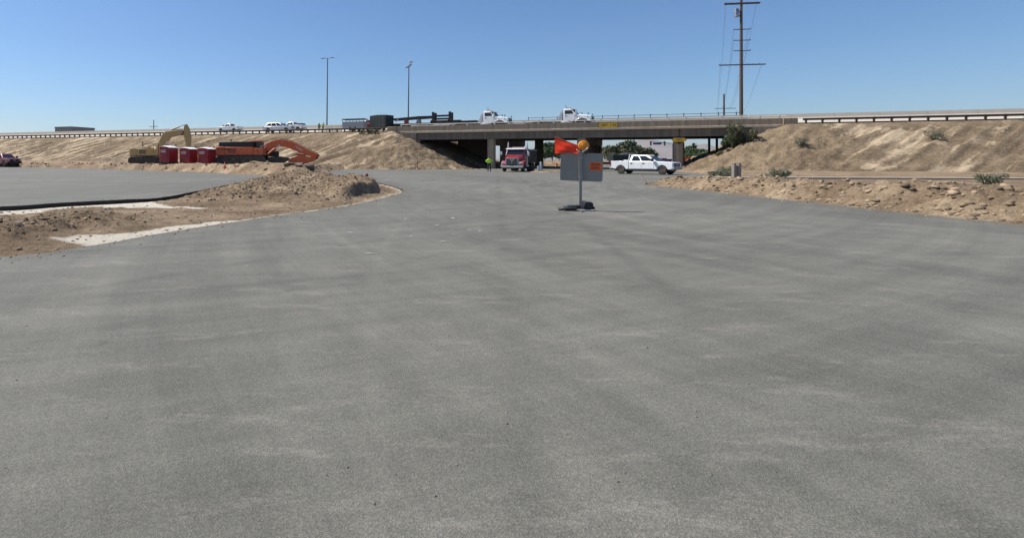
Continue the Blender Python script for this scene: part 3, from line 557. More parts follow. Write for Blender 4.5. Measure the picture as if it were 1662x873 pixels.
# parapet in cast segments with open joints between them
seg = [0.4] + [2.6 + 5.9 * i for i in range(1, 10)] + [SE - .4]
segs = [(-1.2, 4.3)] + [(4.32 + 7.5 * i, 4.32 + 7.5 * (i + 1) - .025) for i in range(9)]
for a, b in segs:
    b = min(b, SE + 1.2)
    if b - a < 0.5: continue
    P('parapet', M_conc, br, lambda mm: prof(mm, [(-0.16, 6.24), (-0.16, 6.50), (-0.04, 6.55), (-0.02, 7.46), (0.26, 7.46), (0.34, 6.9), (0.42, 6.5), (0.42, 6.24)], a, b), bevel=.02)
P('deck_edge', M_concpale, br, lambda mm: prof(mm, [(-0.26, 6.20), (-0.26, 6.36), (-0.158, 6.37), (-0.158, 6.20)], 2.2, SE - 1))
spans = [3.0, 17.1, 31.4, 45.1, 56.5]
for k in range(4):
    for t in np.linspace(0.45, WID - .75, 8):
        zt = 6.22 + TILT * t * .9
        P('girder', M_concdark if t < .5 else M_concshade, br, lambda mm: mm.prism([(-.30, 5.02 + TILT * t * .3), (.30, 5.02 + TILT * t * .3), (.30, 5.28), (.12, 5.42), (.12, zt - .25), (.38, zt - .12), (.38, zt), (-.38, zt), (-.38, zt - .12), (-.12 - .1 * (t < .5), zt - .25), (-.12 - .1 * (t < .5), 5.42), (-.30, 5.28)], spans[k] + .05, spans[k + 1] - .05, 'x', Matrix.Translation((0, t, 0))))
    if k:
        P('bent_cap', M_concshade, br, lambda mm: mm.prism([(1.4, 4.98), (WID - .6, 5.3), (WID - .6, 4.35), (WID - 1.8, 4.0), (3.0, 4.0), (1.4, 4.35)], -.62, .62, 'x', Matrix.Translation((spans[k], 0, 0)) @ Matrix(((1, .183, 0, 0), (0, 1, 0, 0), (0, 0, 1, 0), (0, 0, 0, 1)))))
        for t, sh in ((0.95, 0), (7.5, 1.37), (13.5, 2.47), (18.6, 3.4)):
            P('column', M_conc if t < 1 else M_concshade, br, lambda mm: mm.lathe([(.72, -.6), (.70, 0), (.70, 4.98 if t < 1 else 4.2), (.66, 5.0 if t < 1 else 4.25)], 24, (spans[k] + sh, t, 0)), smooth=50)
for sx, t, w in ((11.6, 17.5, 3.3), (24.2, 17.0, .8)):
    P('pier_wall', M_concshade, br, lambda mm: mm.box(sx - w, sx + w, t - .45, t + .45, -.6, 6.3), bevel=.05)
for sx, w in ((0, -1), (SE, 1)):
    P('abutment', M_conc, br, lambda mm: mm.box(*sorted((sx - w * 3.0, sx + w * .3)), .55, WID - .4, 4.3 if w < 0 else 0, 6.30), bevel=.03)
    P('wingwall', M_conc, br, lambda mm: mm.prism([(sx + w * 1.3, 4.7 + 1.1), (sx + w * 1.3, 7.40), (sx - w * .42, 7.40), (sx - w * .42, 6.235), (sx - w * 4.1, 6.235), (sx - w * 4.1, 4.55)], -.20, .30, 'y'), bevel=.03)
    P('bearing_seat', M_conc, br, lambda mm: mm.box(*sorted((sx - w * 4.6, sx - w * 3.9)), .1, 1.1, 4.4, 4.95), bevel=.03)
for px_ in (1151, 1163.5, 1182): P('pile', M_concshade, br, lambda mm: mm.lathe([(.2, -.4), (.2, 5.9)], 12, (s_of(px_, 19.4), 19.4, 0)), smooth=40)
# pipe rails with stub posts, near parapet and far barrier
P('pipe_rail', M_galvwhite, br, lambda mm: mm.tube([(1.2, .1, 7.76), (SE, .1, 7.76)], .06, 8), smooth=40)
rp = P('rail_post', M_galvwhite, br, lambda mm: (mm.box(-.10, .10, -.09, .09, 0, .06), mm.prism([(-.11, .05), (.11, .05), (.10, .26), (.16, .36), (.05, .45), (-.16, .36), (-.09, .26)], -.09, .09)), bevel=.01); rp.location = (1.3, .1, 7.455)
for i in range(1, 25):
    c = rp.copy(); COL.objects.link(c); c.location = (1.3 + 2.35 * i, .1, 7.455)
fz = deck_z(WID)
P('far_barrier', M_concpale, br, lambda mm: prof(mm, [(WID - .55, fz - .3), (WID - .35, fz + .95), (WID - .10, fz + .95), (WID, fz - .3)], -1, SE + 1))
P('fence_rail', M_darksteel, br, lambda mm: mm.tube([(22, WID - .22, fz + 1.38), (SE, WID - .22, fz + 1.38)], .045, 6))
fp = P('fence_post', M_darksteel, br, lambda mm: mm.box(-.055, .055, -.055, .055, 0, .62)); fp.location = (22, WID - .22, fz + .93)
for i in range(1, 14):
    c = fp.copy(); COL.objects.link(c); c.location = (22 + 2.75 * i, WID - .22, fz + .93)
# clearance signs fixed to the bridge
sg = thing('clearance_sign', 'yellow rectangular clearance sign on the overpass parapet', 'sign', fw(s_of(987), -.05, 0), FWANG)
def rrect(w, h, r, n=4):
    return [(sx * (w / 2 - r) + r * math.cos(a), sz * (h / 2 - r) + r * math.sin(a)) for sx, sz, a0 in ((1, 1, 0), (-1, 1, PI / 2), (-1, -1, PI), (1, -1, 3 * PI / 2)) for a in [a0 + PI / 2 * k / n for k in range(n + 1)]]
TX = Matrix.Rotation(PI / 2, 4, 'X')
P('sign_border', M_signblack, sg, lambda mm: mm.prism([(a, b + 6.93) for a, b in rrect(2.76, .84, .1)], -.05, -.02))
P('sign_panel', M_signyellow, sg, lambda mm: mm.prism([(a, b + 6.93) for a, b in rrect(2.64, .74, .08)], -.062, -.048))
text_mesh('lettering', '14FT  1 IN', .52, M_signblack, sg, Matrix.Translation((0, -.066, 6.93)) @ TX, 1.0)
sg = thing('clearance_sign', 'yellow and black diamond shaped clearance sign on the right column', 'sign', fw(45.1, .2, 0), FWANG)
P('sign_panel', M_signyellow, sg, lambda mm: mm.prism([(-1.05, 4.50), (-.72, 4.22), (.72, 4.22), (1.05, 4.50), (.72, 4.78), (-.72, 4.78)], -.05, -.03))
for q in (1, -1):
    P('black_chevron', M_signblack, sg, lambda mm: mm.prism([(-.5, 4.50 + q * .285), (0, 4.50 + q * .66), (.5, 4.50 + q * .285)], -.056, -.034))
text_mesh('lettering', '14-1', .46, M_signblack, sg, Matrix.Translation((0, -.058, 4.50)) @ TX, 1.1)
P('bracket', M_darksteel, sg, lambda mm: mm.box(-.3, .3, -.028, .12, 4.4, 4.6))

# ------------------------------------------------------------------ guardrails: beam plus separate posts
def guardrail(label, s0, s1, step):
    g = thing('guardrail', label, 'guardrail', fw(s0, 0, 0), FWANG)
    z = 6.62; L = s1 - s0
    P('rail_beam', M_rust, g, lambda mm: mm.prism([(-.34, z + .42), (-.40, z + .48), (-.34, z + .57), (-.40, z + .66), (-.34, z + .73), (-.32, z + .73), (-.37, z + .66), (-.31, z + .57), (-.37, z + .48), (-.32, z + .42)], 0, L, 'x'))
    po = P('post', M_rust, g, lambda mm: (mm.box(-.10, .10, -.10, .10, -.5, .76), mm.box(-.13, .13, -.30, -.10, .40, .74))); po.location = (.5, .05, z)
    n = int((L - .8) / step)
    for i in range(1, n + 1):
        c = po.copy(); COL.objects.link(c); c.location = (.5 + i * step, .05, z)
    return g
guardrail('long rusty guardrail along the embankment left of the overpass', -150, -1.6, 1.52)
guardrail('rusty guardrail on the embankment right of the overpass', S_R + 1.8, S_R + 60, 1.9)
for lab, s0, s1 in (('long pale concrete barrier along the far side of the freeway', -230, -1.2), ('pale concrete barrier on the freeway right of the overpass', S_R + 1.2, 150)):
    b = thing('median_barrier', lab, 'barrier', fw(s0, 0, 0), FWANG); k = 0; L = s1 - s0
    while k * 6.1 < L:
        P('barrier_segment', M_concpale, b, lambda mm: mm.prism([(WID - .75, fz - .1), (WID - .45, fz + .3), (WID - .35, fz + .92), (WID - .2, fz + .92), (WID - .1, fz + .3), (WID + .2, fz - .1)], k * 6.1, min(L, k * 6.1 + 6.07), 'x')); k += 1

# ------------------------------------------------------------------ vehicles (local x forward, y left, z up)
def arc(cx, cz, r, a0, a1, n=8): return [(cx + r * math.cos(a0 + (a1 - a0) * k / n), cz + r * math.sin(a0 + (a1 - a0) * k / n)) for k in range(n + 1)]
def wheel(parent, x, y, r, w, rim=M_rim, rr=.62, dual=False):
    s = 1 if y > 0 else -1
    t = MB(); t.lathe([(r * .58, -w / 2), (r * .9, -w / 2), (r, -w * .32), (r, w * .32), (r * .9, w / 2), (r * .58, w / 2)], 24, axis='y')
    o = t.build('wheel', M_tyre, parent, smooth=35); o.location = (x, y, r)
    q = MB(); q.lathe([(.02, s * w * .30), (r * .16, s * w * .42), (r * .2, s * w * .30), (r * rr * .9, s * w * .26), (r * rr, s * w * .47), (r * rr, s * w * .1)], 20, axis='y')
    for k in range(6):
        a = k * PI / 3; q.bar((r * .15 * math.cos(a), s * w * .34, r * .15 * math.sin(a)), (r * .56 * math.cos(a), s * w * .38, r * .56 * math.sin(a)), .05, .07)
    q.build('rim', rim, o, smooth=35)
def rring(x0, x1, hw0, hw1, z, c=.12, n=3):
    # rounded rectangle ring, x0 rear, x1 front
    pts = []
    for (cx, cy, a0, hw) in ((x1 - c, 1, 0, hw1), (x0 + c, 1, PI / 2, hw0), (x0 + c, -1, PI, hw0), (x1 - c, -1, 3 * PI / 2, hw1)):
        for k in range(n + 1):
            a = a0 + PI / 2 * k / n; pts.append((cx + c * math.cos(a), cy * (hw - c) + c * math.sin(a), z))
    return pts
def pickup(name, label, cat, loc, rz, paint, L=6.2, suv=False, dark_trim=False, cargo=None, group=None, plate=True, rack=False, zs=1.0):
    v = thing(name, label, cat, loc, rz, group); v.scale = (1, 1, zs)
    hL = L / 2; wr = .41; xf = hL - 1.02; xr = -hL + 1.12; hw = .98; cab0 = (-hL + .35) if suv else (-hL + 2.0); cow = hL - 1.55; belt = 1.18 if suv else 1.27; roof = 1.95
    def low(mm):
        a = wr + .11
        front = [(cab0, .52), (cab0 + .01, .52)] + ([] if not suv else []) 
        if suv:
            pr = [(-hL + .03, .62)] + [(x, z) for x, z in arc(xr, wr, a, PI - .2, .2)] + [(xr + a + .04, .50), (xf - a - .04, .50)] + arc(xf, wr, a, PI - .2, .2) + [(hL - .12, .50), (hL, .72), (hL, 1.02), (hL - .10, 1.12), (cow, belt + .01), (-hL + .12, belt + .02), (-hL, 1.15)]
            mm.prism(pr, -hw, hw)
        else:
            pr = [(cab0, .50), (xf - a - .04, .50)] + arc(xf, wr, a, PI - .2, .2) + [(hL - .12, .50), (hL, .72), (hL, 1.08), (hL - .08, 1.20), (cow, belt + .02), (cab0, belt + .02)]
            mm.prism(pr, -hw, hw)
    P('body', paint, v, low, bevel=.05)
    if not suv:
        a = wr + .11; bt = 1.33
        for s in (-1, 1):
            P('bed_side', paint, v, lambda mm: mm.prism([(-hL + .05, .62)] + arc(xr, wr, a, PI - .2, .2) + [(cab0 - .03, .52), (cab0 - .03, bt), (-hL + .03, bt)], s * (hw - .11), s * hw), bevel=.03)
        P('bed_floor', M_black, v, lambda mm: (mm.box(-hL + .1, cab0 - .04, -hw + .12, hw - .12, .70, .78), mm.box(cab0 - .12, cab0 - .04, -hw + .12, hw - .12, .78, bt - .01)))
        P('tailgate', paint, v, lambda mm: mm.box(-hL, -hL + .08, -hw + .13, hw - .13, .70, bt - .01), bevel=.02)
    # greenhouse
    rf0, rf1 = (cab0 + .35, cow - .95) if suv else (cab0 + .10, cow - .90)
    rings = [rring(cab0, cow, hw - .02, hw - .02, belt - .02, .10), rring(cab0, cow, hw - .03, hw - .05, belt + .03, .10), rring(rf0, rf1, .74, .72, roof - .09, .12), rring(rf0 + .12, rf1 - .12, .66, .64, roof, .14)]
    P('cabin', paint, v, lambda mm: mm.loft(rings), smooth=30)
    z0, z1 = belt + .03, roof - .09
    def fx(f, z):                                    # x along the cabin at height z
        k = (z - z0) / (z1 - z0); return (cab0 + (rf0 - cab0) * k) + f * ((cow + (rf1 - cow) * k) - (cab0 + (rf0 - cab0) * k))
    def yy(z): return (hw - .04) + (.73 - hw + .04) * (z - z0) / (z1 - z0)
    nwin = [(.05, .33), (.36, .64), (.67, .90)] if suv else [(.07, .44), (.48, .88)]
    for s in (-1, 1):
        for i, (a, b) in enumerate(nwin):
            za, zb = z0 + .05, z1 - .03; last = i == len(nwin) - 1
            pts = [(fx(a, za), za), (fx(b + (.04 if last else 0), za), za), (fx(b - (.06 if last else 0), zb), zb), (fx(a + (.03 if i == 0 else 0), zb), zb)]
            P('side_window', M_glass, v, lambda mm: mm.add([(x, s * (yy(z) + .008), z) for x, z in pts] + [(x, s * (yy(z) - .02), z) for x, z in pts], [(0, 1, 2, 3), (0, 1, 5, 4), (1, 2, 6, 5), (2, 3, 7, 6), (3, 0, 4, 7)]))
        for i in range(2):
            xs0, xs1 = (cab0 + .10 + i * (cow - cab0 - .35) / 2, cab0 + .06 + (i + 1) * (cow - cab0 - .35) / 2) if not suv else (xr + .62 + i * 1.2, xr + .58 + (i + 1) * 1.2)
            d = P('door', paint, v, lambda mm: mm.prism([(xs0, .58), (xs1, .58), (xs1, belt - .02), (xs0, belt - .02)], s * (hw + .002), s * (hw + .014)), bevel=.006)
            P('handle', M_black, d, lambda mm: mm.box(xs0 + .06, xs0 + .28, *sorted((s * (hw + .015), s * (hw + .05))), belt - .20, belt - .13))
        P('mirror', M_black, v, lambda mm: (mm.box(cow - .42, cow - .22, *sorted((s * (hw + .08), s * (hw + .32))), belt + .02, belt + .34), mm.bar((cow - .3, s * (hw - .05), belt + .06), (cow - .3, s * (hw + .1), belt + .1), .05, .05)), bevel=.03)
        P('headlight', M_lens, v, lambda mm: mm.box(hL - .16, hL + .012, *sorted((s * .66, s * .95)), .86, 1.10), bevel=.03)
        P('tail_light', M_redlens, v, lambda mm: mm.box(-hL - .012, -hL + .1, *sorted((s * .86, s * .99)), .82, 1.2), bevel=.02)
        P('rocker', M_black, v, lambda mm: mm.box(xr + .55, xf - .58, *sorted((s * (hw - .06), s * (hw + .05))), .42, .50))
        for x in (xf, xr): wheel(v, x, s * (hw - .13), wr, .27)
    ws = [(fx(1, z0 + .03), -yy(z0) + .10, z0 + .03), (fx(1, z0 + .03), yy(z0) - .10, z0 + .03), (fx(1, z1 - .02), .60, z1 - .02), (fx(1, z1 - .02), -.60, z1 - .02)]
    P('windshield', M_glass, v, lambda mm: mm.add([(x + .010, y, z + .006) for x, y, z in ws] + [(x - .03, y, z - .02) for x, y, z in ws], [(0, 1, 2, 3), (0, 1, 5, 4), (1, 2, 6, 5), (2, 3, 7, 6), (3, 0, 4, 7)]))
    rw = [(fx(0, z0 + .08), -.72, z0 + .08), (fx(0, z0 + .08), .72, z0 + .08), (fx(0, z1 - .05), .56, z1 - .05), (fx(0, z1 - .05), -.56, z1 - .05)]
    P('rear_window', M_glass, v, lambda mm: mm.add([(x - .012, y, z) for x, y, z in rw] + [(x + .03, y, z) for x, y, z in rw], [(0, 3, 2, 1), (0, 1, 5, 4), (1, 2, 6, 5), (2, 3, 7, 6), (3, 0, 4, 7)]))
    gr = P('grille', M_black, v, lambda mm: mm.box(hL - .06, hL + .02, -.62, .62, .78, 1.12), bevel=.03)
    P('emblem', M_chrome, gr, lambda mm: mm.ball((hL + .022, 0, .96), (.012, .13, .055), 12, 4))
    P('front_bumper', M_black if dark_trim else M_steel, v, lambda mm: mm.box(hL - .10, hL + .12, -.97, .97, .48, .72), bevel=.05)
    P('rear_bumper', M_black if dark_trim else M_steel, v, lambda mm: mm.box(-hL - .14, -hL + .02, -.93, .93, .50, .68), bevel=.04)
    P('chassis', M_black, v, lambda mm: (mm.box(-hL + .2, hL - .3, -.5, .5, .32, .55), mm.box(xf - .1, xf + .1, -.75, .75, .34, .48), mm.box(xr - .1, xr + .1, -.75, .75, .34, .48)))
    if rack: P('cab_guard', paint, v, lambda mm: (mm.bar((cab0 - .1, -.8, 1.33), (cab0 + .02, -.8, 2.0), .07, .07), mm.bar((cab0 - .1, .8, 1.33), (cab0 + .02, .8, 2.0), .07, .07), mm.bar((cab0 + .02, -.84, 1.98), (cab0 + .02, .84, 1.98), .07, .07), mm.box(cab0 - .62, cab0 - .14, -.85, .85, 1.2, 1.45)))
    if cargo: P('bed_load', cargo, v, lambda mm: mm.box(-hL + .15, cab0 - .2, -hw + .16, hw - .16, .8, 1.62), bevel=.06)
    return v

def semi(name, label, loc, rz, paint, dump=False, group=None):
    # conventional day-cab tractor: origin under the front bumper, nose at x = 0, cab behind
    v = thing(name, label, 'truck', loc, rz, group); hw = 1.06
    # hood: lofted, narrower at the nose
    hood = [[(-1.75, -.98, 1.05), (-1.75, -.98, 1.80), (-1.75, -.74, 1.99), (-1.75, .74, 1.99), (-1.75, .98, 1.80), (-1.75, .98, 1.05)],
            [(-.55, -.74, 1.0), (-.55, -.74, 1.66), (-.55, -.58, 1.82), (-.55, .58, 1.82), (-.55, .74, 1.66), (-.55, .74, 1.0)],
            [(-.08, -.66, .98), (-.08, -.66, 1.56), (-.08, -.52, 1.70), (-.08, .52, 1.70), (-.08, .66, 1.56), (-.08, .66, .98)]]
    P('hood', paint, v, lambda mm: mm.loft(hood), bevel=.04)
    for s in (-1, 1):
        fen = arc(-.95, .52, .72, PI - .1, .25, 10)
        P('fender', paint, v, lambda mm: mm.prism(fen + [(.0, .78), (.0, .98)] + arc(-.95, .52, .86, .45, PI - .25, 10), *sorted((s * .62, s * 1.20))), bevel=.05)
        P('headlight', M_lens, v, lambda mm: mm.box(-.16, .03, *sorted((s * .74, s * 1.10)), .98, 1.20), bevel=.04)
        P('mirror', M_chrome if dump else M_lens, v, lambda mm: mm.box(-1.62, -1.50, *sorted((s * 1.34, s * 1.56)), 1.85, 2.50), bevel=.03)
        P('mirror_arm', M_darksteel, v, lambda mm: (mm.bar((-1.75, s * 1.0, 1.95), (-1.58, s * 1.45, 1.95), .04, .04), mm.bar((-1.75, s * 1.0, 2.4), (-1.58, s * 1.45, 2.4), .04, .04)))
        P('hood_mirror', M_black, v, lambda mm: (mm.bar((-.4, s * .85, 1.3), (-.25, s * 1.16, 1.95), .03, .03), mm.ball((-.25, s * 1.18, 1.98), (.06, .14, .13), 8, 5)))
        P('side_window', M_glass, v, lambda mm: mm.prism([(-2.98, 2.02), (-1.98, 2.02), (-2.18, 2.62), (-2.98, 2.62)], s * (hw - .02), s * (hw + .008)))
        d = P('door', paint, v, lambda mm: mm.prism([(-3.02, 1.02), (-1.86, 1.02), (-1.86, 1.98), (-3.02, 1.98)], s * (hw + .003), s * (hw + .016)), bevel=.006)
        P('handle', M_black, d, lambda mm: mm.box(-2.95, -2.75, *sorted((s * (hw + .016), s * (hw + .05))), 1.75, 1.81))
        st = P('exhaust_stack', M_rim, v, lambda mm: (mm.tube([(-3.36, s * 1.02, .9), (-3.36, s * 1.02, 3.0), (-3.36, s * 1.02, 3.5), (-3.44, s * 1.02, 3.66)], [.10, .10, .06, .06], 12)), smooth=40) if (dump or s > 0) else None
        P('fuel_tank', M_chrome if dump else M_greybox, v, lambda mm: mm.lathe([(.02, -3.4), (.27, -3.4), (.30, -3.35), (.30, -2.1), (.27, -2.05), (.02, -2.05)], 18, (0, s * .92, .72), 'x'), smooth=40)
        wheel(v, -.95, s * .98, .52, .30, M_chrome, .6)
        for x in ((-5.2, -6.55) if not dump else (-6.0, -7.35)): wheel(v, x, s * .90, .52, .56, M_chrome, .55)
    cab = [[(-1.72, y, z) for y, z in ((-hw, 1.0), (-hw, 1.98), (-.98, 2.04), (.98, 2.04), (hw, 1.98), (hw, 1.0))],
           [(-1.80, y, z) for y, z in ((-hw, 1.0), (-hw, 1.98), (-.99, 2.10), (.99, 2.10), (hw, 1.98), (hw, 1.0))],
           [(-2.18, y, z) for y, z in ((-hw, .95), (-hw, 2.1), (-.92, 2.78), (.92, 2.78), (hw, 2.1), (hw, .95))],
           [(-2.45, y, z) for y, z in ((-hw, .95), (-hw, 2.5), (-.92, 2.90), (.92, 2.90), (hw, 2.5), (hw, .95))],
           [(-3.15, y, z) for y, z in ((-hw, .95), (-hw, 2.55), (-.92, 2.93), (.92, 2.93), (hw, 2.55), (hw, .95))]]
    P('cab', paint, v, lambda mm: mm.loft(cab), bevel=.04)
    P('windshield', M_glass, v, lambda mm: mm.add([(-1.755, -.96, 2.06), (-1.755, .96, 2.06), (-2.155, .90, 2.745), (-2.155, -.90, 2.745), (-1.86, -.96, 2.06), (-1.86, .96, 2.06), (-2.26, .90, 2.745), (-2.26, -.90, 2.745)], [(0, 1, 2, 3), (0, 4, 5, 1), (1, 5, 6, 2), (2, 6, 7, 3), (3, 7, 4, 0)]))
    P('sun_visor', M_label if dump else paint, v, lambda mm: mm.prism([(-2.30, 2.90), (-1.92, 2.80), (-1.92, 2.72), (-2.24, 2.80)], -1.02, 1.02), bevel=.01)
    for y in (-.7, -.35, 0, .35, .7): P('marker_light', M_amber, v, lambda mm: mm.ball((-2.5, y, 2.95), (.09, .06, .06), 8, 4))
    g = P('grille', M_black, v, lambda mm: mm.box(-.10, .0, -.60, .60, .92, 1.60), bevel=.03)
    P('grille_frame', M_chrome, g, lambda mm: (mm.box(-.09, .02, -.66, -.60, .90, 1.64), mm.box(-.09, .02, .60, .66, .90, 1.64), mm.box(-.09, .02, -.66, .66, 1.60, 1.66), mm.bar((.01, -.22, 1.58), (.01, 0, 1.30), .03, .07), mm.bar((.01, .22, 1.58), (.01, 0, 1.30), .03, .07), mm.bar((.01, 0, 1.32), (.01, 0, .92), .03, .10)))
    for k in range(9): P('grille_bar', M_steel, g, lambda mm: mm.box(-.005, .006, -.56, .56, .96 + k * .068, .975 + k * .068))
    P('bumper', M_chrome, v, lambda mm: mm.prism([(-1.14, .50), (1.14, .50), (1.20, .80), (-1.20, .80)], .0, .16, 'x'), bevel=.03)
    P('license_plate', M_black, v, lambda mm: mm.box(.16, .17, -.22, .22, .74, .90))
    back = -8.2 if not dump else -9.0
    P('chassis', M_darksteel, v, lambda mm: (mm.box(back, -.2, -.42, -.30, .62, .90), mm.box(back, -.2, .30, .42, .62, .90), mm.box(-1.1, -.8, -.9, .9, .42, .62), mm.box(-3.3, -1.6, -.9, .9, .6, .95)))
    P('cab_back', M_darksteel if dump else M_greybox, v, lambda mm: mm.box(-3.34, -3.16, -.98, .98, .95, 2.70), bevel=.03)
    if not dump:
        P('fairing', M_greybox, v, lambda mm: (mm.prism([(-3.9, .95), (-3.34, .95), (-3.34, 2.6)], -1.06, -1.02), mm.prism([(-3.9, .95), (-3.34, .95), (-3.34, 2.6)], 1.02, 1.06)))
        P('roof_horn', M_darksteel, v, lambda mm: (mm.tube([(-3.0, .2, 3.02), (-2.5, .2, 3.02)], [.04, .09], 8), mm.tube([(-3.0, -.3, 3.02), (-2.5, -.3, 3.02)], [.04, .09], 8)))
        P('fifth_wheel', M_black, v, lambda mm: mm.box(-6.4, -5.3, -.5, .5, .95, 1.12), bevel=.04)
    else:
        P('dump_bed', M_brown, v, lambda mm: (mm.prism([(-8.9, 1.1), (-3.7, 1.1), (-3.55, 2.65), (-9.1, 2.65)], -1.22, -1.12), mm.prism([(-8.9, 1.1), (-3.7, 1.1), (-3.55, 2.65), (-9.1, 2.65)], 1.12, 1.22), mm.box(-8.9, -3.7, -1.12, 1.12, 1.05, 1.2), mm.prism([(-3.7, 1.1), (-3.55, 1.1), (-3.4, 2.65), (-3.55, 2.65)], -1.12, 1.12), mm.prism([(-8.98, 1.1), (-8.8, 1.1), (-8.98, 2.65), (-9.12, 2.65)], -1.12, 1.12)))
        for k in range(6): [P('bed_rib', M_brown, v, lambda mm: mm.box(-8.4 + k * .88, -8.28 + k * .88, *sorted((q_ * 1.22, q_ * 1.28)), 1.15, 2.6)) for q_ in (-1, 1)]
        P('bed_rail', M_steel, v, lambda mm: (mm.bar((-9.1, -1.2, 2.72), (-3.5, -1.2, 2.72), .14, .12), mm.bar((-9.1, 1.2, 2.72), (-3.5, 1.2, 2.72), .14, .12)))
        P('tarp_roll', M_steel, v, lambda mm: mm.tube([(-3.5, -1.1, 2.92), (-3.5, 1.1, 2.92)], .14, 10), smooth=40)
    return v

def excavator(name, label, loc, rz, paint, boom, stick, bucket, cyl, cabx, house, track, hood):
    v = thing(name, label, 'excavator', loc, rz)
    tl, th, tg = track                                   # half length, height, half gauge
    for s in (-1, 1):
        t = P('crawler_track', M_track, v, lambda mm: mm.prism(arc(tl - th / 2, th / 2, th / 2, -PI / 2, PI / 2, 8) + arc(-tl + th / 2, th / 2, th / 2, PI / 2, 3 * PI / 2, 8), *sorted((s * (tg - .3), s * (tg + .3)))))
        P('track_frame', M_track, t, lambda mm: mm.box(-tl + th * .55, tl - th * .55, *sorted((s * (tg + .02), s * (tg + .315))), th * .28, th * .72), bevel=.04)
        for x in (-tl + th / 2, tl - th / 2): P('sprocket', M_track, t, lambda mm: mm.lathe([(.02, s * (tg + .33)), (th * .25, s * (tg + .34)), (th * .34, s * (tg + .31)), (th * .36, s * tg)], 14, (x, 0, th / 2), 'y'))
        n = int(tl * 2 / .24)
        P('track_shoes', M_track, t, lambda mm: [mm.box(-tl + th * .4 + k * .24, -tl + th * .4 + k * .24 + .16, *sorted((s * (tg - .32), s * (tg + .32))), z0, z0 + .06) for k in range(int((2 * tl - th * .8) / .24)) for z0 in (-.015, th - .045)])
        for k in range(6): P('roller', M_track, t, lambda mm: mm.lathe([(.02, s * (tg + .29)), (.15, s * (tg + .31)), (.15, s * (tg - .2))], 10, (-tl * .7 + k * tl * .28, 0, .18), 'y'))
    P('undercarriage', M_track, v, lambda mm: (mm.box(-1.1, 1.1, -tg + .3, tg - .3, .45, th - .05), mm.lathe([(.85, th - .1), (.85, th + .22)], 20)))
    x0, x1, z0, z1, cw = house                            # rear, front, bottom, top, counterweight length
    hw = 1.5
    P('counterweight', paint, v, lambda mm: mm.prism([(x0 + .25, -hw), (x0, -hw * .6), (x0 - .05, 0), (x0, hw * .6), (x0 + .25, hw), (x0 + cw, hw), (x0 + cw, -hw)], z0 + .05, z1 + .08, 'z'), bevel=.08)
    P('engine_house', paint, v, lambda mm: mm.box(x0 + cw + .02, x1 - 1.5, -hw, hw, z0 + .1, z1), bevel=.05)
    P('front_deck', paint, v, lambda mm: mm.box(x1 - 1.48, x1, -hw, -.45, z0 + .1, z1 - .15), bevel=.05)
    P('turntable_deck', M_darksteel, v, lambda mm: mm.box(x0 + .3, x1 - .05, -hw + .06, hw - .06, z0 - .05, z0 + .12))
    for k in range(7): P('vent_louver', M_black, v, lambda mm: mm.box(x0 + cw + .5 + k * .16, x0 + cw + .58 + k * .16, -hw - .012, -hw + .01, z0 + .35, z1 - .2))
    for k in range(2): P('side_door', paint, v, lambda mm: mm.box(x0 + cw + 1.75 + k * .95, x0 + cw + 2.65 + k * .95, -hw - .02, -hw + .01, z0 + .25, z1 - .12), bevel=.01)
    if hood: P('engine_hood', M_black, v, lambda mm: mm.box(*hood), bevel=.08)
    else: P('engine_hood', paint, v, lambda mm: mm.box(x0 + cw, x1 - 1.9, -1.2, 1.2, z1, z1 + .22), bevel=.06)
    P('exhaust', M_darksteel, v, lambda mm: mm.tube([(x0 + cw + .7, -.7, z1), (x0 + cw + .7, -.7, z1 + 1.0), (x0 + cw + .58, -.7, z1 + 1.12)], .07, 8), smooth=40)
    hr = [(x0 + cw + 1.2, -1.4), (x1 - 1.6, -1.4), (x1 - .2, -1.4)]
    P('handrail', M_darksteel, v, lambda mm: (mm.tube([(hr[0][0], -1.4, z1), (hr[0][0], -1.4, z1 + .75), (hr[2][0], -1.4, z1 + .75), (hr[2][0], -1.4, z1 - .1)], .03, 6), mm.tube([(hr[1][0], -1.4, z1), (hr[1][0], -1.4, z1 + .75)], .03, 6), mm.tube([(hr[0][0], 1.3, z1), (hr[0][0], 1.3, z1 + .75), (hr[1][0], 1.3, z1 + .75), (hr[1][0], 1.3, z1)], .03, 6)))
    cx0, cx1, cz1 = cabx
    c = P('cab', paint, v, lambda mm: mm.prism([(cx0, z0 + .12), (cx1 - .1, z0 + .12), (cx1, z0 + .9), (cx1 - .35, cz1), (cx0, cz1)], .5, 1.5), bevel=.06)
    for y in (.49, 1.51): P('cab_window', M_glass, c, lambda mm: mm.prism([(cx0 + .15, z0 + .95), (cx1 - .18, z0 + .95), (cx1 - .45, cz1 - .14), (cx0 + .15, cz1 - .14)], y - .012, y + .012))
    P('cab_windshield', M_glass, c, lambda mm: mm.add([(cx1 + .012, .6, z0 + .95), (cx1 + .012, 1.4, z0 + .95), (cx1 - .33, 1.4, cz1 - .1), (cx1 - .33, .6, cz1 - .1), (cx1 - .06, .6, z0 + .95), (cx1 - .06, 1.4, z0 + .95), (cx1 - .40, 1.4, cz1 - .1), (cx1 - .40, .6, cz1 - .1)], [(0, 1, 2, 3), (0, 4, 5, 1), (1, 5, 6, 2), (2, 6, 7, 3), (3, 7, 4, 0)]))
    P('boom', paint, v, lambda mm: mm.prism(boom, -.32, .32), bevel=.05)
    P('stick', paint, v, lambda mm: mm.prism(stick, -.24, .24), bevel=.05)
    P('bucket', M_track, v, lambda mm: (mm.prism(bucket, -.75, -.70), mm.prism(bucket, .70, .75), mm.loft([[(x, -.70, z), (x, .70, z)] for x, z in bucket], cap=False, closed=False)), bevel=0)
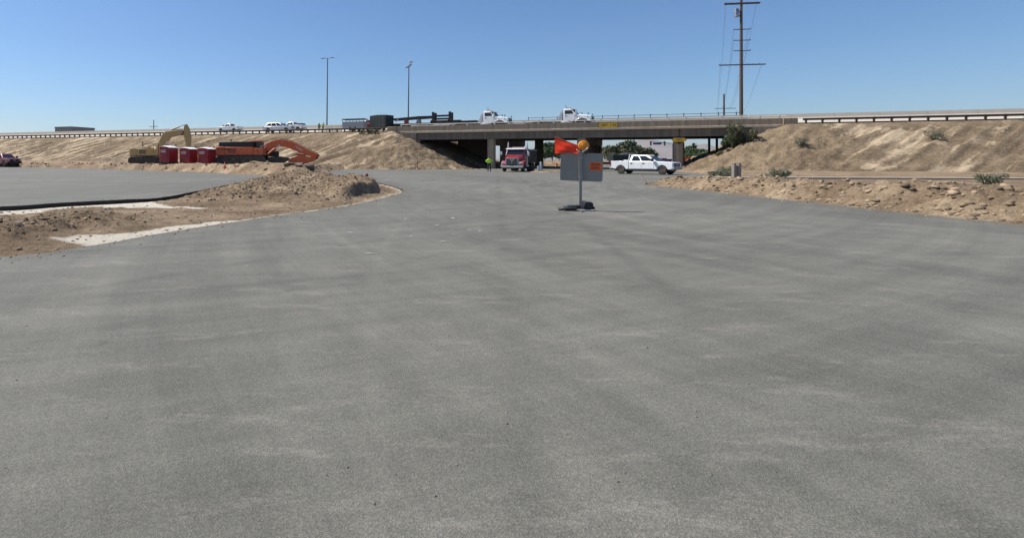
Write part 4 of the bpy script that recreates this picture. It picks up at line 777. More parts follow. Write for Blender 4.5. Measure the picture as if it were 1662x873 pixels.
    for k in range(5): P('bucket_tooth', M_steel, v, lambda mm: mm.bar((bucket[-1][0], -.6 + k * .3, bucket[-1][1]), (bucket[-1][0] * 1.3 - bucket[-2][0] * .3, -.6 + k * .3, bucket[-1][1] * 1.3 - bucket[-2][1] * .3), .1, .08))
    xs_b = [p_ for p_ in boom]; n_b = len(boom) // 2
    P('hydraulic_hose', M_black, v, lambda mm: [mm.tube([(p_[0], y_, p_[1] + .07) for p_ in boom[1:n_b]], .035, 6) for y_ in (-.12, .0, .12)], smooth=60)
    for p_ in (boom[0], boom[n_b], stick[0]):
        P('pivot_pin', M_darksteel, v, lambda mm: mm.lathe([(.02, -.40), (.13, -.40), (.13, .40), (.02, .40)], 12, (p_[0] + (.15 if p_ is boom[0] else -.1), 0, p_[1] + (.2 if p_ is boom[0] else -.18)), 'y'))
    P('step_rail', M_darksteel, v, lambda mm: (mm.tube([(x1 - .1, -1.52, z0 + .1), (x1 - .1, -1.56, z1 + .7), (x1 - .9, -1.56, z1 + .7), (x1 - .9, -1.52, z0 + .4)], .03, 6)))
    P('work_light', M_lens, v, lambda mm: (mm.box(x1 - .5, x1 - .35, -1.2, -1.0, z1 + .02, z1 + .18),))
    for (a, b, y) in cyl:
        a = Vector((a[0], y, a[1])); b = Vector((b[0], y, b[1])); mid = a.lerp(b, .58)
        h = P('hydraulic_cylinder', paint, v, lambda mm: mm.tube([a, mid], .12, 10), smooth=40)
        P('piston_rod', M_chrome, h, lambda mm: mm.tube([mid, b], .065, 8), smooth=40)
    return v

def person(name, label, loc, rz, shirt, pants=M_pants, pose='hips', hat=None, h=1.78):
    v = thing(name, label, 'person', loc, rz)
    k = h / 1.78
    J = {'pel': (0, 0, .98), 'wai': (0, 0, 1.10), 'che': (0, .0, 1.32), 'nek': (0, .02, 1.50), 'hd0': (0, .03, 1.58), 'hd1': (0, .04, 1.72)}
    Rr = {'pel': .155, 'wai': .145, 'che': .17, 'nek': .062, 'hd0': .085, 'hd1': .085}
    E = [('pel', 'wai'), ('wai', 'che'), ('che', 'nek'), ('nek', 'hd0'), ('hd0', 'hd1')]
    for s, n in ((-1, 'r'), (1, 'l')):
        J['sh' + n] = (s * .19, 0, 1.43); Rr['sh' + n] = .075; E.append(('che', 'sh' + n))
        if pose == 'hips': el, wr_, ha = (s * .40, .06, 1.22), (s * .24, -.10, 1.08), (s * .19, -.14, 1.05)
        else: el, wr_, ha = (s * .26, .02, 1.18), (s * .27, -.10, .96), (s * .27, -.13, .88)
        J['el' + n] = el; J['wr' + n] = wr_; J['ha' + n] = ha; Rr['el' + n] = .052; Rr['wr' + n] = .038; Rr['ha' + n] = .042
        E += [('sh' + n, 'el' + n), ('el' + n, 'wr' + n), ('wr' + n, 'ha' + n)]
        for q in range(5):
            a = (q - 2) * .35; f0 = (ha[0] + s * .03 * math.sin(a), ha[1] - .035, ha[2] - .03 * math.cos(a)); f1 = (f0[0] + s * .02 * math.sin(a), f0[1] - .03, f0[2] - .035)
            J[f'f{q}a' + n] = f0; J[f'f{q}b' + n] = f1; Rr[f'f{q}a' + n] = .010; Rr[f'f{q}b' + n] = .009; E += [('ha' + n, f'f{q}a' + n), (f'f{q}a' + n, f'f{q}b' + n)]
        J['hp' + n] = (s * .10, 0, .93); J['kn' + n] = (s * .13, -.02, .50); J['an' + n] = (s * .15, .03, .10); J['ft' + n] = (s * .17, -.15, .045)
        Rr.update({'hp' + n: .105, 'kn' + n: .075, 'an' + n: .058, 'ft' + n: .05}); E += [('pel', 'hp' + n), ('hp' + n, 'kn' + n), ('kn' + n, 'an' + n), ('an' + n, 'ft' + n)]
    names = list(J); me = bpy.data.meshes.new('body'); me.from_pydata([Vector(J[n]) * k for n in names], [(names.index(a), names.index(b)) for a, b in E], [])
    for mt in (M_skin, shirt, pants, M_silver, M_bag): me.materials.append(mt)
    o = bpy.data.objects.new('body', me); COL.objects.link(o); o.parent = v
    md = o.modifiers.new('skin', 'SKIN'); md.use_smooth_shade = True
    for i, n in enumerate(names):
        sv_ = me.skin_vertices[0].data[i]; r = Rr[n] * k; sv_.radius = (r * (1.15 if n in ('che', 'wai', 'pel') else 1), r * (.82 if n in ('che', 'wai', 'pel') else 1)); sv_.use_root = (n == 'pel')
    o.modifiers.new('sub', 'SUBSURF').levels = 1; o.modifiers['sub'].render_levels = 1
    dg = bpy.context.evaluated_depsgraph_get(); m2 = bpy.data.meshes.new_from_object(o.evaluated_get(dg)); o.modifiers.clear(); o.data = m2; m2.materials.clear()
    for mt in (M_skin, shirt, pants, M_silver, M_bag): m2.materials.append(mt)
    for p_ in m2.polygons:
        c = p_.center / k; arm = abs(c.x) > .235 and c.z > .8
        if c.z < .12: i = 4
        elif c.z < 1.03 and not arm: i = 2
        elif c.z > 1.50: i = 0
        elif arm and pose == 'hips': i = 1 if c.z > 1.13 else 0
        elif arm: i = 1 if c.z > 1.0 else 0
        else: i = 3 if abs(c.z - 1.16) < .025 else 1
        p_.material_index = i; p_.use_smooth = True
    # face, hair, hard hat
    P('nose', M_skin, v, lambda mm: mm.ball((0, -.075 * k, 1.665 * k), (.014, .022, .022), 6, 4))
    for s in (-1, 1):
        P('eye', M_signblack, v, lambda mm: mm.ball((s * .032 * k, -.066 * k, 1.69 * k), .010, 6, 4)); P('ear', M_skin, v, lambda mm: mm.ball((s * .088 * k, .03, 1.67 * k), (.012, .02, .032), 6, 4))
    P('mouth', M_signblack, v, lambda mm: mm.box(-.022, .022, -.062, -.05, 1.62 * k, 1.626 * k))
    P('hair', M_black, v, lambda mm: mm.ball((0, .05 * k, 1.70 * k), (.092, .092, .09), 12, 6), smooth=60)
    if hat: P('hard_hat', hat, v, lambda mm: mm.lathe([(.14, 1.735 * k), (.12, 1.745 * k), (.11, 1.80 * k), (.06, 1.86 * k), (.01, 1.875 * k)], 14, (0, .03, 0)), smooth=40)
    return v

def gz(x, y): return float(dirt_h(np.array([x]), np.array([y]))[0])
# white crew-cab pickup on the road at right
a, b = at(1090, 53.9), at(1006, 58.2); c = (a + b) / 2
pickup('pickup_truck', 'white crew cab pickup stopped on the road in front of the right column', 'pickup truck', (c.x, c.y, float(road_z(c.x, c.y))), R(-53), M_white, 6.4, rack=True, zs=1.04)
# red pickup at the left picture edge
p = at(8, 80.5); pickup('pickup_truck', 'dark red pickup cut off by the left picture edge', 'pickup truck', (p.x, p.y, .47), R(-32), M_red, 5.9, dark_trim=True)
# freeway traffic
def on_fw(px, t): s = s_of(px, t); q = fw(s, t, deck_z(t) + .02); return q
q = on_fw(373, 9.5); pickup('pickup_truck', 'white pickup driving left on the freeway above the yellow excavator', 'pickup truck', q, FWANG + PI, M_white, 5.6)
q = on_fw(453, 2.4); pickup('suv', 'long white sport utility vehicle behind the guardrail on the embankment', 'suv', q, FWANG, M_white, 6.2, suv=True)
q = on_fw(474, 8.0); pickup('pickup_truck', 'white pickup with a dark load in its bed behind the white SUV', 'pickup truck', q, FWANG + PI, M_white, 5.8, cargo=M_tarp)
q = on_fw(828, 3.6); v = semi('truck_tractor', 'white day cab truck tractor on the overpass coupled to the black trailer', q, FWANG - R(15), M_white, group='white truck tractors on the overpass'); v.scale = (1.38, 1.35, 1.03)
q = on_fw(962, 3.6); v = semi('truck_tractor', 'white day cab truck tractor on the overpass nearest the yellow sign', q, FWANG - R(15), M_white, group='white truck tractors on the overpass'); v.scale = (1.38, 1.35, 1.03)
# red dump truck under the bridge facing the camera
p = at(831, 66.4); semi('dump_truck', 'red dump truck with chrome grille coming out from under the overpass', (p.x, p.y, .01), R(-90 - 27), M_truckred, dump=True).scale = (1, 1.17, 1.03)
# excavators
p = at(241, 85); excavator('excavator', 'dusty yellow excavator with raised boom behind the red toilets', (p.x, p.y, gz(p.x, p.y) + .02), 0, M_catyellow,
    [(1.1, 2.0), (1.35, 2.7), (2.3, 4.75), (2.8, 5.2), (5.4, 5.5), (5.75, 5.25), (5.6, 4.75), (3.6, 4.25), (2.85, 3.4), (1.9, 1.9)],
    [(5.55, 4.9), (5.75, 6.2), (6.1, 6.4), (6.5, 5.7), (6.8, 4.5), (6.7, 2.3), (6.15, 2.3), (5.95, 3.6)],
    [(6.2, 2.4), (6.75, 2.4), (7.1, 1.7), (6.9, .9), (6.3, .5), (5.6, .7)], [((3.6, 5.45), (5.85, 6.3), 0), ((1.9, 1.6), (3.2, 3.7), -.45), ((1.9, 1.6), (3.2, 3.7), .45)], (1.2, 3.0, 3.35), (-2.6, 2.3, 1.25, 2.45, 1.3), (2.55, 1.15, 1.35), None)
p = at(395, 75.5); excavator('excavator', 'large orange excavator with its boom lowered and bucket curled under', (p.x, p.y, gz(p.x, p.y) - .02), 0, M_orange,
    [(3.05, 2.0), (3.2, 3.0), (4.15, 3.45), (5.5, 3.65), (6.9, 3.35), (9.1, 2.15), (10.55, 1.6), (10.5, 1.15), (9.5, 1.25), (8.1, 1.7), (6.2, 2.5), (5.2, 2.62), (4.2, 2.4), (3.5, 1.9)],
    [(10.75, 1.55), (10.6, 1.0), (10.1, .6), (8.9, .2), (7.0, .12), (6.4, .3), (6.4, .85), (7.3, 1.15), (8.2, 1.5), (8.8, 1.25), (9.4, 1.15), (10.3, 1.5)],
    [(6.5, .75), (6.3, 1.05), (5.0, 1.25), (3.7, 1.1), (3.3, .55), (3.9, .1), (5.2, .05)], [((3.5, 1.5), (5.3, 2.9), -.5), ((3.5, 1.5), (5.3, 2.9), .5), ((7.4, 1.5), (9.9, 1.35), 0)], (1.0, 2.9, 3.5), (-3.75, 3.2, 1.3, 2.5, 1.5), (3.5, 1.28, 1.5), (-3.15, 1.4, -1.25, 1.25, 2.45, 3.25))
oe = [o for o in bpy.data.objects if o.get('label', '').startswith('large orange')][0]
P('tool_box', M_tarp, oe, lambda mm: mm.box(3.1, 4.85, .1, 1.3, 1.2, 1.95), bevel=.05)
text_mesh('lettering', 'HITACHI', .42, M_signblack, oe, Matrix.Translation((-2.55, -1.522, 2.18)) @ TX, 1.15)
text_mesh('lettering', 'HITACHI', .30, M_label, oe, Matrix.Translation((7.9, -.335, 2.32)) @ TX @ Matrix.Rotation(R(-29), 4, 'Z'), 1.0)

# ------------------------------------------------------------------ portable toilets
def toilet(loc, rz, label):
    v = thing('portable_toilet', label, 'portable toilet', loc, rz, 'red portable toilets'); v.scale = (1.46, 1.46, 1.03)
    P('cabin', M_toilet, v, lambda mm: mm.box(-.58, .58, -.60, .60, .06, 2.05), bevel=.05)
    P('base', M_black, v, lambda mm: (mm.box(-.62, .62, -.62, -.42, -.12, .08), mm.box(-.62, .62, .42, .62, -.12, .08), mm.box(-.62, .62, -.42, .42, .0, .06)))
    ro = MB(); n = 10
    ro.loft([[(-.64 + 1.28 * k / n, y, 2.03 + .27 * math.sin(PI * k / n) ** .8 * w) for k in range(n + 1)] + [(.64, y, 2.0), (-.64, y, 2.0)] for y, w in ((-.66, .55), (-.5, .9), (0, 1), (.5, .9), (.66, .55))])
    ro.build('roof', M_toiletroof, v, smooth=40)
    P('roof_gable', M_toilet, v, lambda mm: mm.prism([(-.62, 2.0)] + [(-.62 + 1.24 * k / 10, 2.02 + .17 * math.sin(PI * k / 10)) for k in range(11)] + [(.62, 2.0)], -.69, -.655))
    d = P('door', M_toilet, v, lambda mm: mm.box(-.44, .44, -.625, -.598, .14, 1.96), bevel=.015)
    P('handle', M_black, d, lambda mm: mm.box(.30, .40, -.65, -.62, .95, 1.1))
    P('door_panel_rib', M_toilet, d, lambda mm: (mm.box(-.34, -.30, -.64, -.62, .25, 1.35), mm.box(-.02, .02, -.64, -.62, .25, 1.35), mm.box(.26, .30, -.64, -.62, .25, .9)))
    sg_ = P('sign_plate', M_label, d, lambda mm: mm.box(-.36, .18, -.635, -.624, 1.40, 1.72))
    P('print', M_redlens, sg_, lambda mm: (mm.box(-.32, .14, -.638, -.634, 1.50, 1.56), mm.box(-.32, .14, -.638, -.634, 1.60, 1.66)))
    for k in range(4): P('side_rib', M_toilet, v, lambda mm: (mm.box(.578, .60, -.45 + k * .27, -.37 + k * .27, .2, 1.7), mm.box(-.60, -.578, -.45 + k * .27, -.37 + k * .27, .2, 1.7)))
    P('vent_grille', M_black, v, lambda mm: (mm.box(.575, .592, -.42, .42, 1.80, 1.92), mm.box(-.592, -.575, -.42, .42, 1.80, 1.92)))
    P('vent_pipe', M_black, v, lambda mm: mm.tube([(.4, .5, 1.9), (.4, .5, 2.5)], .05, 8), smooth=40)
    return v
for px, lab in ((274, 'leftmost red portable toilet in front of the yellow excavator'), (306.5, 'middle red portable toilet of the three'), (336, 'red portable toilet nearest the orange excavator')):
    p = at(px, 73.5); toilet((p.x, p.y, gz(p.x, p.y) + .10), R(-22), lab)

# ------------------------------------------------------------------ road sign on a portable stand, seen from behind
sp = at(942, 16.2); st = thing('temporary_sign', 'grey backed road sign on a post with red flag and amber light', 'sign', (sp.x, sp.y, 0), R(-15))
P('post', M_signback, st, lambda mm: (mm.box(-.042, .042, -.042, .026, .06, 1.80)), bevel=.006)
P('panel_channel', M_signback, st, lambda mm: mm.box(-.055, .055, .030, .052, .86, 1.78))
pn = P('sign_panel', M_signback, st, lambda mm: mm.prism([(a, b + 1.32) for a, b in rrect(1.21, .855, .055)], .054, .062, 'y', Matrix.Rotation(R(1.6), 4, 'Y') @ Matrix.Translation((.0, 0, 0))))
for zz in (1.0, 1.60): P('clamp_bolt', M_steel, st, lambda mm: (mm.box(-.06, .06, -.045, .03, zz - .02, zz + .02), mm.lathe([(.012, -.05), (.012, -.04)], 8, (0, 0, zz), 'y')))
sk = P('sticker', M_sticker, st, lambda mm: mm.box(.225, .575, .050, .0535, 1.22, 1.48, Matrix.Rotation(R(1.6), 4, 'Y')))
for k in range(5): P('print', M_stickertext, sk, lambda mm: mm.box(.255 + .02 * (k % 2), .545 - .03 * (k % 3), .0475, .0499, 1.255 + k * .042, 1.277 + k * .042, Matrix.Rotation(R(1.6), 4, 'Y')))
fl = MB(); nx, nz = 18, 12; grid = []
a0, a1, b0, b1 = Vector((-.02, 0, 1.95)), Vector((-.74, -.10, 2.24)), Vector((-.06, .02, 1.73)), Vector((-.74, -.06, 1.755))
for i in range(nx + 1):
    u = i / nx; row = []
    for j in range(nz + 1):
        w = j / nz; pnt = a0.lerp(a1, u).lerp(b0.lerp(b1, u), w)
        pnt.y += (.035 * math.sin(6 * u - 3.5 * w) + .012 * math.sin(13 * w + 6 * u)) * (.25 + .75 * w); pnt.z += .02 * math.sin(5 * u) * w; row.append(pnt)
    grid.append(row)
fl.loft(grid, cap=False, closed=False); fo = fl.build('flag', M_flag, st, smooth=80); 
P('flag_staff', M_wood, st, lambda mm: mm.tube([(.10, .02, 1.90), (-.76, -.105, 2.255)], .010, 8))
P('flag_bracket', M_label, st, lambda mm: (mm.tube([(-.02, -.05, 1.78), (-.12, -.08, 1.85)], .016, 8), mm.tube([(.05, -.05, 1.78), (.20, -.11, 1.90)], .016, 8)))
P('light_mount', M_darksteel, st, lambda mm: (mm.box(-.05, .05, -.04, .05, 1.74, 1.84), mm.box(.12, .20, -.01, .06, 1.72, 1.90)), bevel=.01)
lt = P('warning_light', M_amber, st, lambda mm: mm.lathe([(.02, -.085), (.09, -.075), (.14, -.045), (.155, -.01), (.155, .03), (.14, .065), (.09, .095), (.02, .105)], 28, (.085, .0, 1.965), 'y'), smooth=35)
P('light_rim', M_amber, lt, lambda mm: mm.lathe([(.150, -.012), (.168, -.012), (.168, .032), (.150, .032)], 28, (.085, .0, 1.965), 'y'))
for k in range(3): P('lens_ridge', M_amber, lt, lambda mm: mm.lathe([(.035 + .04 * k, -.088 + .012 * k), (.048 + .04 * k, -.097 + .014 * k), (.06 + .04 * k, -.082 + .014 * k)], 24, (.085, 0, 1.965), 'y'))
P('base_foot', M_wood, st, lambda mm: (mm.box(-.10, .10, -.05, .05, .02, .13)), bevel=.01)
P('base_rail', M_label, st, lambda mm: mm.box(-.42, .36, -.16, -.11, .015, .045), bevel=.006)
P('base_leg', M_steel, st, lambda mm: (mm.bar((0, -.5, .035), (0, .5, .035), .05, .04), mm.bar((-.3, .1, .03), (.3, .1, .03), .05, .04)))
def sandbag(loc, size, rz, tilt, label, seed):
    bm = bmesh.new(); bmesh.ops.create_icosphere(bm, subdivisions=4, radius=1.0)
    for v in bm.verts:
        c = v.co; q = Vector([math.copysign(abs(a) ** .6, a) for a in c]); k = 1 + .22 * (float(fbm(c.x * 2.2 + seed, c.y * 2.2 + c.z * 2, seed, 3)) - .5) + .10 * math.sin(9 * c.x + 4 * c.y + seed)
        v.co = Vector((q.x * size[0], q.y * size[1], q.z * size[2])) * k
    me = bpy.data.meshes.new('sandbag'); bm.to_mesh(me); bm.free(); me.shade_smooth(); me.materials.append(M_bag); o = bpy.data.objects.new('sandbag', me); COL.objects.link(o)
    o.location = loc; o.rotation_euler = (0, tilt, rz); tag(o, label, 'sandbag')
    mm = MB(); mm.tube([(size[0] * .8, 0, size[2] * .2), (size[0] * 1.25, -.03, 0), (size[0] * 1.55, -.05, -size[2] * .5)], [.05, .035, .05], 8); mm.build('tied_neck', M_bag, o, smooth=60)
    return o
sandbag((sp.x + .17, sp.y - .02, .15), (.15, .16, .13), R(5), R(10), 'black sandbag heaped upright against the sign post', 4)
sandbag((sp.x - .26, sp.y + .05, .09), (.24, .14, .065), R(176), R(6), 'flat black sandbag draped left of the sign post', 9)
sandbag((sp.x - .36, sp.y - .10, .065), (.20, .09, .045), R(168), R(4), 'slack grey black sandbag lying furthest left at the sign foot', 13)

# ------------------------------------------------------------------ people
p = at(794, 66.6); person('person', 'person in lime safety shirt standing beside the red dump truck', (p.x, p.y, 0), R(10), M_hivis, pose='hips', h=1.92)
q = on_fw(518, 1.9); person('person', 'worker in dull green safety shirt left of two at the guardrail', q, R(30), mat('dull_green_shirt', (.20, .27, .06), .8), pose='down', hat=M_white)
q = on_fw(524.5, 1.6); person('person', 'worker in bright yellow safety shirt right of two at the guardrail', q, R(-160), M_hiviso, pose='hips', hat=M_white)

# ------------------------------------------------------------------ things on the freeway
def box_trailer():
    q = on_fw(575.5, 2.6); v = thing('box_trailer', 'grey corrugated trailer with a dark rack on top on the freeway', 'trailer', q, FWANG)
    P('trailer_body', M_greybox, v, lambda mm: mm.box(-2.15, 2.15, -1.0, 1.0, .35, 1.75), bevel=.02)
    for k in range(17): P('corrugation', M_greybox, v, lambda mm: mm.box(-2.08 + k * .25, -1.98 + k * .25, -1.03, -.998, .4, 1.7))
    P('rack_rail', M_darksteel, v, lambda mm: (mm.box(-2.2, 2.3, -.95, -.85, 2.12, 2.28), mm.box(-2.2, 2.3, .85, .95, 2.12, 2.28), mm.box(-2.2, -2.1, -.85, .85, 2.12, 2.28), mm.box(2.2, 2.3, -.85, .85, 2.12, 2.28)))
    for x in (-2.1, -.7, .7, 2.15):
        for y in (-.9, .9): P('rack_post', M_darksteel, v, lambda mm: mm.box(x - .04, x + .04, y - .04, y + .04, 1.75, 2.15))
    for s in (-1, 1):
        for x in (-.5, .5): wheel(v, x, s * 1.0, .36, .22)
box_trailer()
def tarp_box():
    q = on_fw(619.5, 4.2); v = thing('covered_trailer', 'dark tarp covered box trailer at the left end of the overpass', 'trailer', q, FWANG - R(22))
    P('tarp_cover', M_tarp, v, lambda mm: mm.prism([(-1.95, .55), (1.95, .55), (1.98, 2.75), (0, 2.86), (-1.98, 2.75)], -1.2, 1.2), bevel=.05)
    for k in range(5): P('tarp_rib', M_tarp, v, lambda mm: mm.box(-1.7 + k * .82, -1.64 + k * .82, -1.23, -1.199, .6, 2.7))
    P('chassis', M_darksteel, v, lambda mm: (mm.box(-1.9, 2.6, -.5, .5, .40, .55),))
    for s in (-1, 1): wheel(v, -.3, s * 1.0, .38, .24)
tarp_box()
q = on_fw(600, 7.5); pickup('pickup_truck', 'red pickup mostly hidden between the grey trailer and the dark tarp trailer', 'pickup truck', q, FWANG, M_red, 5.6)
def low_trailer():
    s1 = s_of(773, 5.2); v = thing('lowboy_trailer', 'long black steel lowboy trailer with upright frames on the overpass', 'trailer', fw(s1, 5.2, deck_z(5.2) + .02), FWANG)
    P('gooseneck_deck', M_darksteel, v, lambda mm: (mm.box(-8.2, .3, -1.1, 1.1, 1.05, 1.35), mm.box(-8.2, -2.5, -1.2, -1.05, 1.3, 1.5)), bevel=.03)
    for x in (-7.7, -4.6):
        for y in (-1.0, 1.0): P('upright', M_darksteel, v, lambda mm: (mm.box(x - .22, x + .22, y - .16, y + .16, 1.3, 3.05), mm.box(x - .36, x + .36, y - .2, y + .2, 1.3, 1.6)), bevel=.03)
    for z in (1.85, 2.40):
        for y in (-1.0, 1.0): P('cross_bar', M_darksteel, v, lambda mm: mm.bar((-7.7, y, z), (-4.6, y, z), .16, .18))
    for y in (-.8, .8): P('main_beam', M_darksteel, v, lambda mm: mm.prism([(-15.6, 1.70), (-7.9, 2.0), (-7.9, 2.4), (-10.5, 2.38), (-15.6, 2.08)], y - .14, y + .14), bevel=.02)
    P('rear_deck', M_darksteel, v, lambda mm: mm.box(-15.8, -8.2, -1.2, 1.2, .80, 1.08), bevel=.03)
    P('beam_strut', M_steel, v, lambda mm: [mm.prism([(-11.0, 1.05), (-10.3, 1.05), (-10.5, 2.0), (-10.7, 2.0)], y - .1, y + .1) for y in (-.8, .8)])
    P('boom_brace', M_label, v, lambda mm: mm.bar((-14.9, -.96, 1.35), (-14.3, -.96, 2.15), .08, .10))
    P('tool_chest', M_red, v, lambda mm: mm.box(-13.2, -12.4, -1.15, -.6, 1.1, 1.7), bevel=.03)
    for s in (-1, 1):
        for x in (-15, -13.9, -12.8): wheel(v, x, s * .95, .42, .5)
low_trailer()
for px, lab in ((534, 'concrete barrier block behind the two freeway workers'), (548, 'concrete barrier block left of the grey trailer')):
    q = on_fw(px, 4.0); v = thing('barrier_block', lab, 'barrier', q, FWANG)
    P('block', M_concpale, v, lambda mm: mm.prism([(-.30, 0), (.30, 0), (.28, .12), (.13, .40), (.10, 1.05), (-.10, 1.05), (-.13, .40), (-.28, .12)], -.80, .80, 'x'), bevel=.02)
    P('lifting_slot', M_black, v, lambda mm: (mm.box(-.5, -.3, -.302, -.2, 0.02, .09), mm.box(.3, .5, -.302, -.2, .02, .09)))
s = s_of(589, -.8); v = thing('survey_lath', 'red and white marker lath beside the guardrail at the grey trailer', 'marker', fw(s, -.9, 6.1), FWANG)
P('lath', M_label, v, lambda mm: mm.box(-.04, .04, -.02, .02, -.3, 1.0)); P('ribbon', M_redlens, v, lambda mm: mm.box(-.07, .07, -.04, .04, .6, 1.05), bevel=.02)

# ------------------------------------------------------------------ lamps and poles
def lamp_post(px, t, ytop, label, style):
    q = on_fw(px, t); h = CH + (CY - ytop) / F * q.y - q.z; v = thing('street_light', label, 'street light', q, FWANG)
    lean = .012 * h
    P('pole', M_lamppole, v, lambda mm: mm.tube([(0, 0, 0), (lean * .5, 0, h * .5), (lean, 0, h)], [.17, .135, .10], 12), smooth=40)
    P('pole_base', M_concpale, v, lambda mm: mm.lathe([(.4, -1), (.4, .5)], 14))
    if style == 'double':
        for s in (-1, 1):
            a = P('arm', M_lamppole, v, lambda mm: mm.tube([(lean, 0, h - .1), (lean + s * .6, 0, h + .05), (lean + s * 1.0, 0, h + .04)], .05, 8), smooth=40)
            P('luminaire', M_lamppole, a, lambda mm: mm.prism([(lean + s * .8, h - .03), (lean + s * .8, h + .10), (lean + s * 1.2, h + .12), (lean + s * 1.75, h + .02), (lean + s * 1.7, h - .04)], -.17, .17), bevel=.02)
    else:
        P('bracket', M_lamppole, v, lambda mm: (mm.bar((lean - .5, 0, h - .4), (lean + .5, 0, h - .1), .1, .1), mm.bar((lean, 0, h - .4), (lean + .3, 0, h + .9), .1, .1)))
        for dx, dz in ((-.45, -.35), (.35, .15), (.55, .75)): P('floodlight', M_steel, v, lambda mm: mm.box(lean + dx - .3, lean + dx + .25, -.25, .25, h + dz - .13, h + dz + .17, ), bevel=.05)
lamp_post(530.5, WID + 1.2, 95, 'tall street light with two arms above the freeway workers', 'double')
lamp_post(662.5, WID + 1.0, 107, 'tall pole with clustered floodlights at the left end of the overpass', 'flood')
def utility(px, Y, ytop, label, arms, r0, base=None, transformer=False):
    p = at(px, Y); h = CH + (CY - ytop) / F * Y; v = thing('utility_pole', label, 'utility pole', (p.x, p.y, -.5), R(-8))
    P('pole', M_woodpole, v, lambda mm: mm.tube([(0, 0, 0), (0, 0, h + .5)], [r0, r0 * .6], 12), smooth=40)
    for z, x0, x1, w in arms:
        a = P('crossarm', M_woodpole, v, lambda mm: mm.bar((x0, -r0 * .8, z + .5), (x1, -r0 * .8, z + .5), w, w))
        n = max(2, int(abs(x1 - x0) / 1.1))
        for k in range(n + 1):
            x = x0 + (x1 - x0) * k / n
            if abs(x) > r0 * 1.5: P('insulator', M_steel, a, lambda mm: mm.lathe([(.04, 0), (.09, .04), (.05, .09), (.09, .13), (.05, .2), (.02, .24)], 8, (x, -r0 * .8, z + .5 + w / 2)))
    if transformer:
        t = P('transformer', M_steel, v, lambda mm: mm.lathe([(.05, h - 4.7), (.42, h - 4.65), (.45, h - 4.5), (.45, h - 3.0), (.38, h - 2.85), (.05, h - 2.8)], 16, (-.95, -.1, .5)), smooth=40)
        P('bracket', M_darksteel, t, lambda mm: (mm.box(-.6, -.1, -.15, .05, h - 3.0, h - 2.8), mm.box(-.6, -.1, -.15, .05, h - 4.0, h - 3.8)))
    return v, p, h
UP, up_p, up_h = utility(1203, 118, -6, 'tall utility pole with stacked crossarms and transformer beyond the overpass', [(35.9, -3.6, 3.6, .35), (30.2, -1.7, 1.7, .14), (27.8, -1.7, 1.7, .14), (25.5, -1.7, 1.7, .14), (22.4, -4.7, 4.7, .22)], .42, transformer=True)
UP2, u2, h2 = utility(1175, 330, 153, 'distant dark utility pole standing above the overpass railing', [(h_, -5.5, 6.5, .3) for h_ in (26.5, 33)], .75)
UP3, u3, h3 = utility(249.5, 300, 195, 'thin distant utility pole on the horizon above the yellow excavator', [(h_, -2.5, 2.5, .22) for h_ in (17.5, 20.0)], .35)
def wire(name, label, pts, r=.018, parent=None):
    m_ = MB(); m_.tube(pts, r, 5); o = m_.build(name, M_darksteel, parent); return tag(o, label, 'cable', 'overhead wires at the utility poles') if parent is None else o
for i, (x, z) in enumerate(((-3.4, 36.3), (3.4, 36.3), (-1.6, 30.5), (1.6, 30.5), (-1.6, 28.1), (1.6, 28.1), (-4.6, 22.8), (4.6, 22.8))):
    a = Vector((up_p.x + x, up_p.y, z)); b = Vector((u2.x + x * 1.2, u2.y, (33.4 if z > 27 else 26.9))); c_ = [a.lerp(b, k / 10) - Vector((0, 0, 5.5 * (1 - (2 * k / 10 - 1) ** 2))) for k in range(11)]
    wire('overhead_wire', 'thin overhead wire running back from the tall utility pole', c_, .022)
# flat roofed building beyond the freeway, far left
p = at(122, 235); v = thing('warehouse', 'low flat roofed building above the guardrail at far left', 'building', (p.x, p.y, -.5), R(-20))
bh = CH + (CY - 208.3) / F * 235 + .5
P('wall', M_roofbldg, v, lambda mm: mm.box(-4.8, 4.8, -6, 6, 0, bh)); P('parapet_cap', M_concdark, v, lambda mm: mm.box(-4.95, 4.95, -6.15, 6.15, bh - .05, bh + .28))
for k in range(4): P('window', M_glass, v, lambda mm: mm.box(-4.3 + k * 2.3, -2.8 + k * 2.3, -6.03, -5.9, bh - 7, bh - 5.2))

# ------------------------------------------------------------------ small things by the road
def cone(loc, label):
    v = thing('traffic_cone', label, 'traffic cone', loc)
    P('base', M_bigorange, v, lambda mm: mm.box(-.2, .2, -.2, .2, 0, .04), bevel=.01); b = P('cone_body', M_bigorange, v, lambda mm: mm.lathe([(.15, .04), (.035, .72), (.03, .74)], 14), smooth=40)
    P('reflective_band', M_duraglow, b, lambda mm: mm.lathe([(.107, .33), (.084, .47)], 14)); return v
p = at(676.5, 80.5); cone((p.x, p.y, gz(p.x, p.y)), 'small orange traffic cone at the foot of the bare sapling')
p = at(365, 62); cone((p.x, p.y, gz(p.x, p.y)), 'small pale traffic cone in front of the orange excavator track')
def stake(loc, h, label, m_):
    v = thing('marker_post', label, 'post', loc); P('shaft', m_, v, lambda mm: mm.box(-.07, .07, -.07, .07, -.1, h), bevel=.01); P('cap', M_darksteel, v, lambda mm: mm.box(-.09, .09, -.09, .09, h, h + .12), bevel=.02); P('foot_mound', M_dirt, v, lambda mm: mm.lathe([(.9, -.12), (.6, .04), (.2, .12), (.02, .14)], 14), smooth=60)
p = at(573, 86.5); stake((p.x, p.y, gz(p.x, p.y)), 1.25, 'dark marker post standing in the dirt beyond the road centre', M_darksteel)
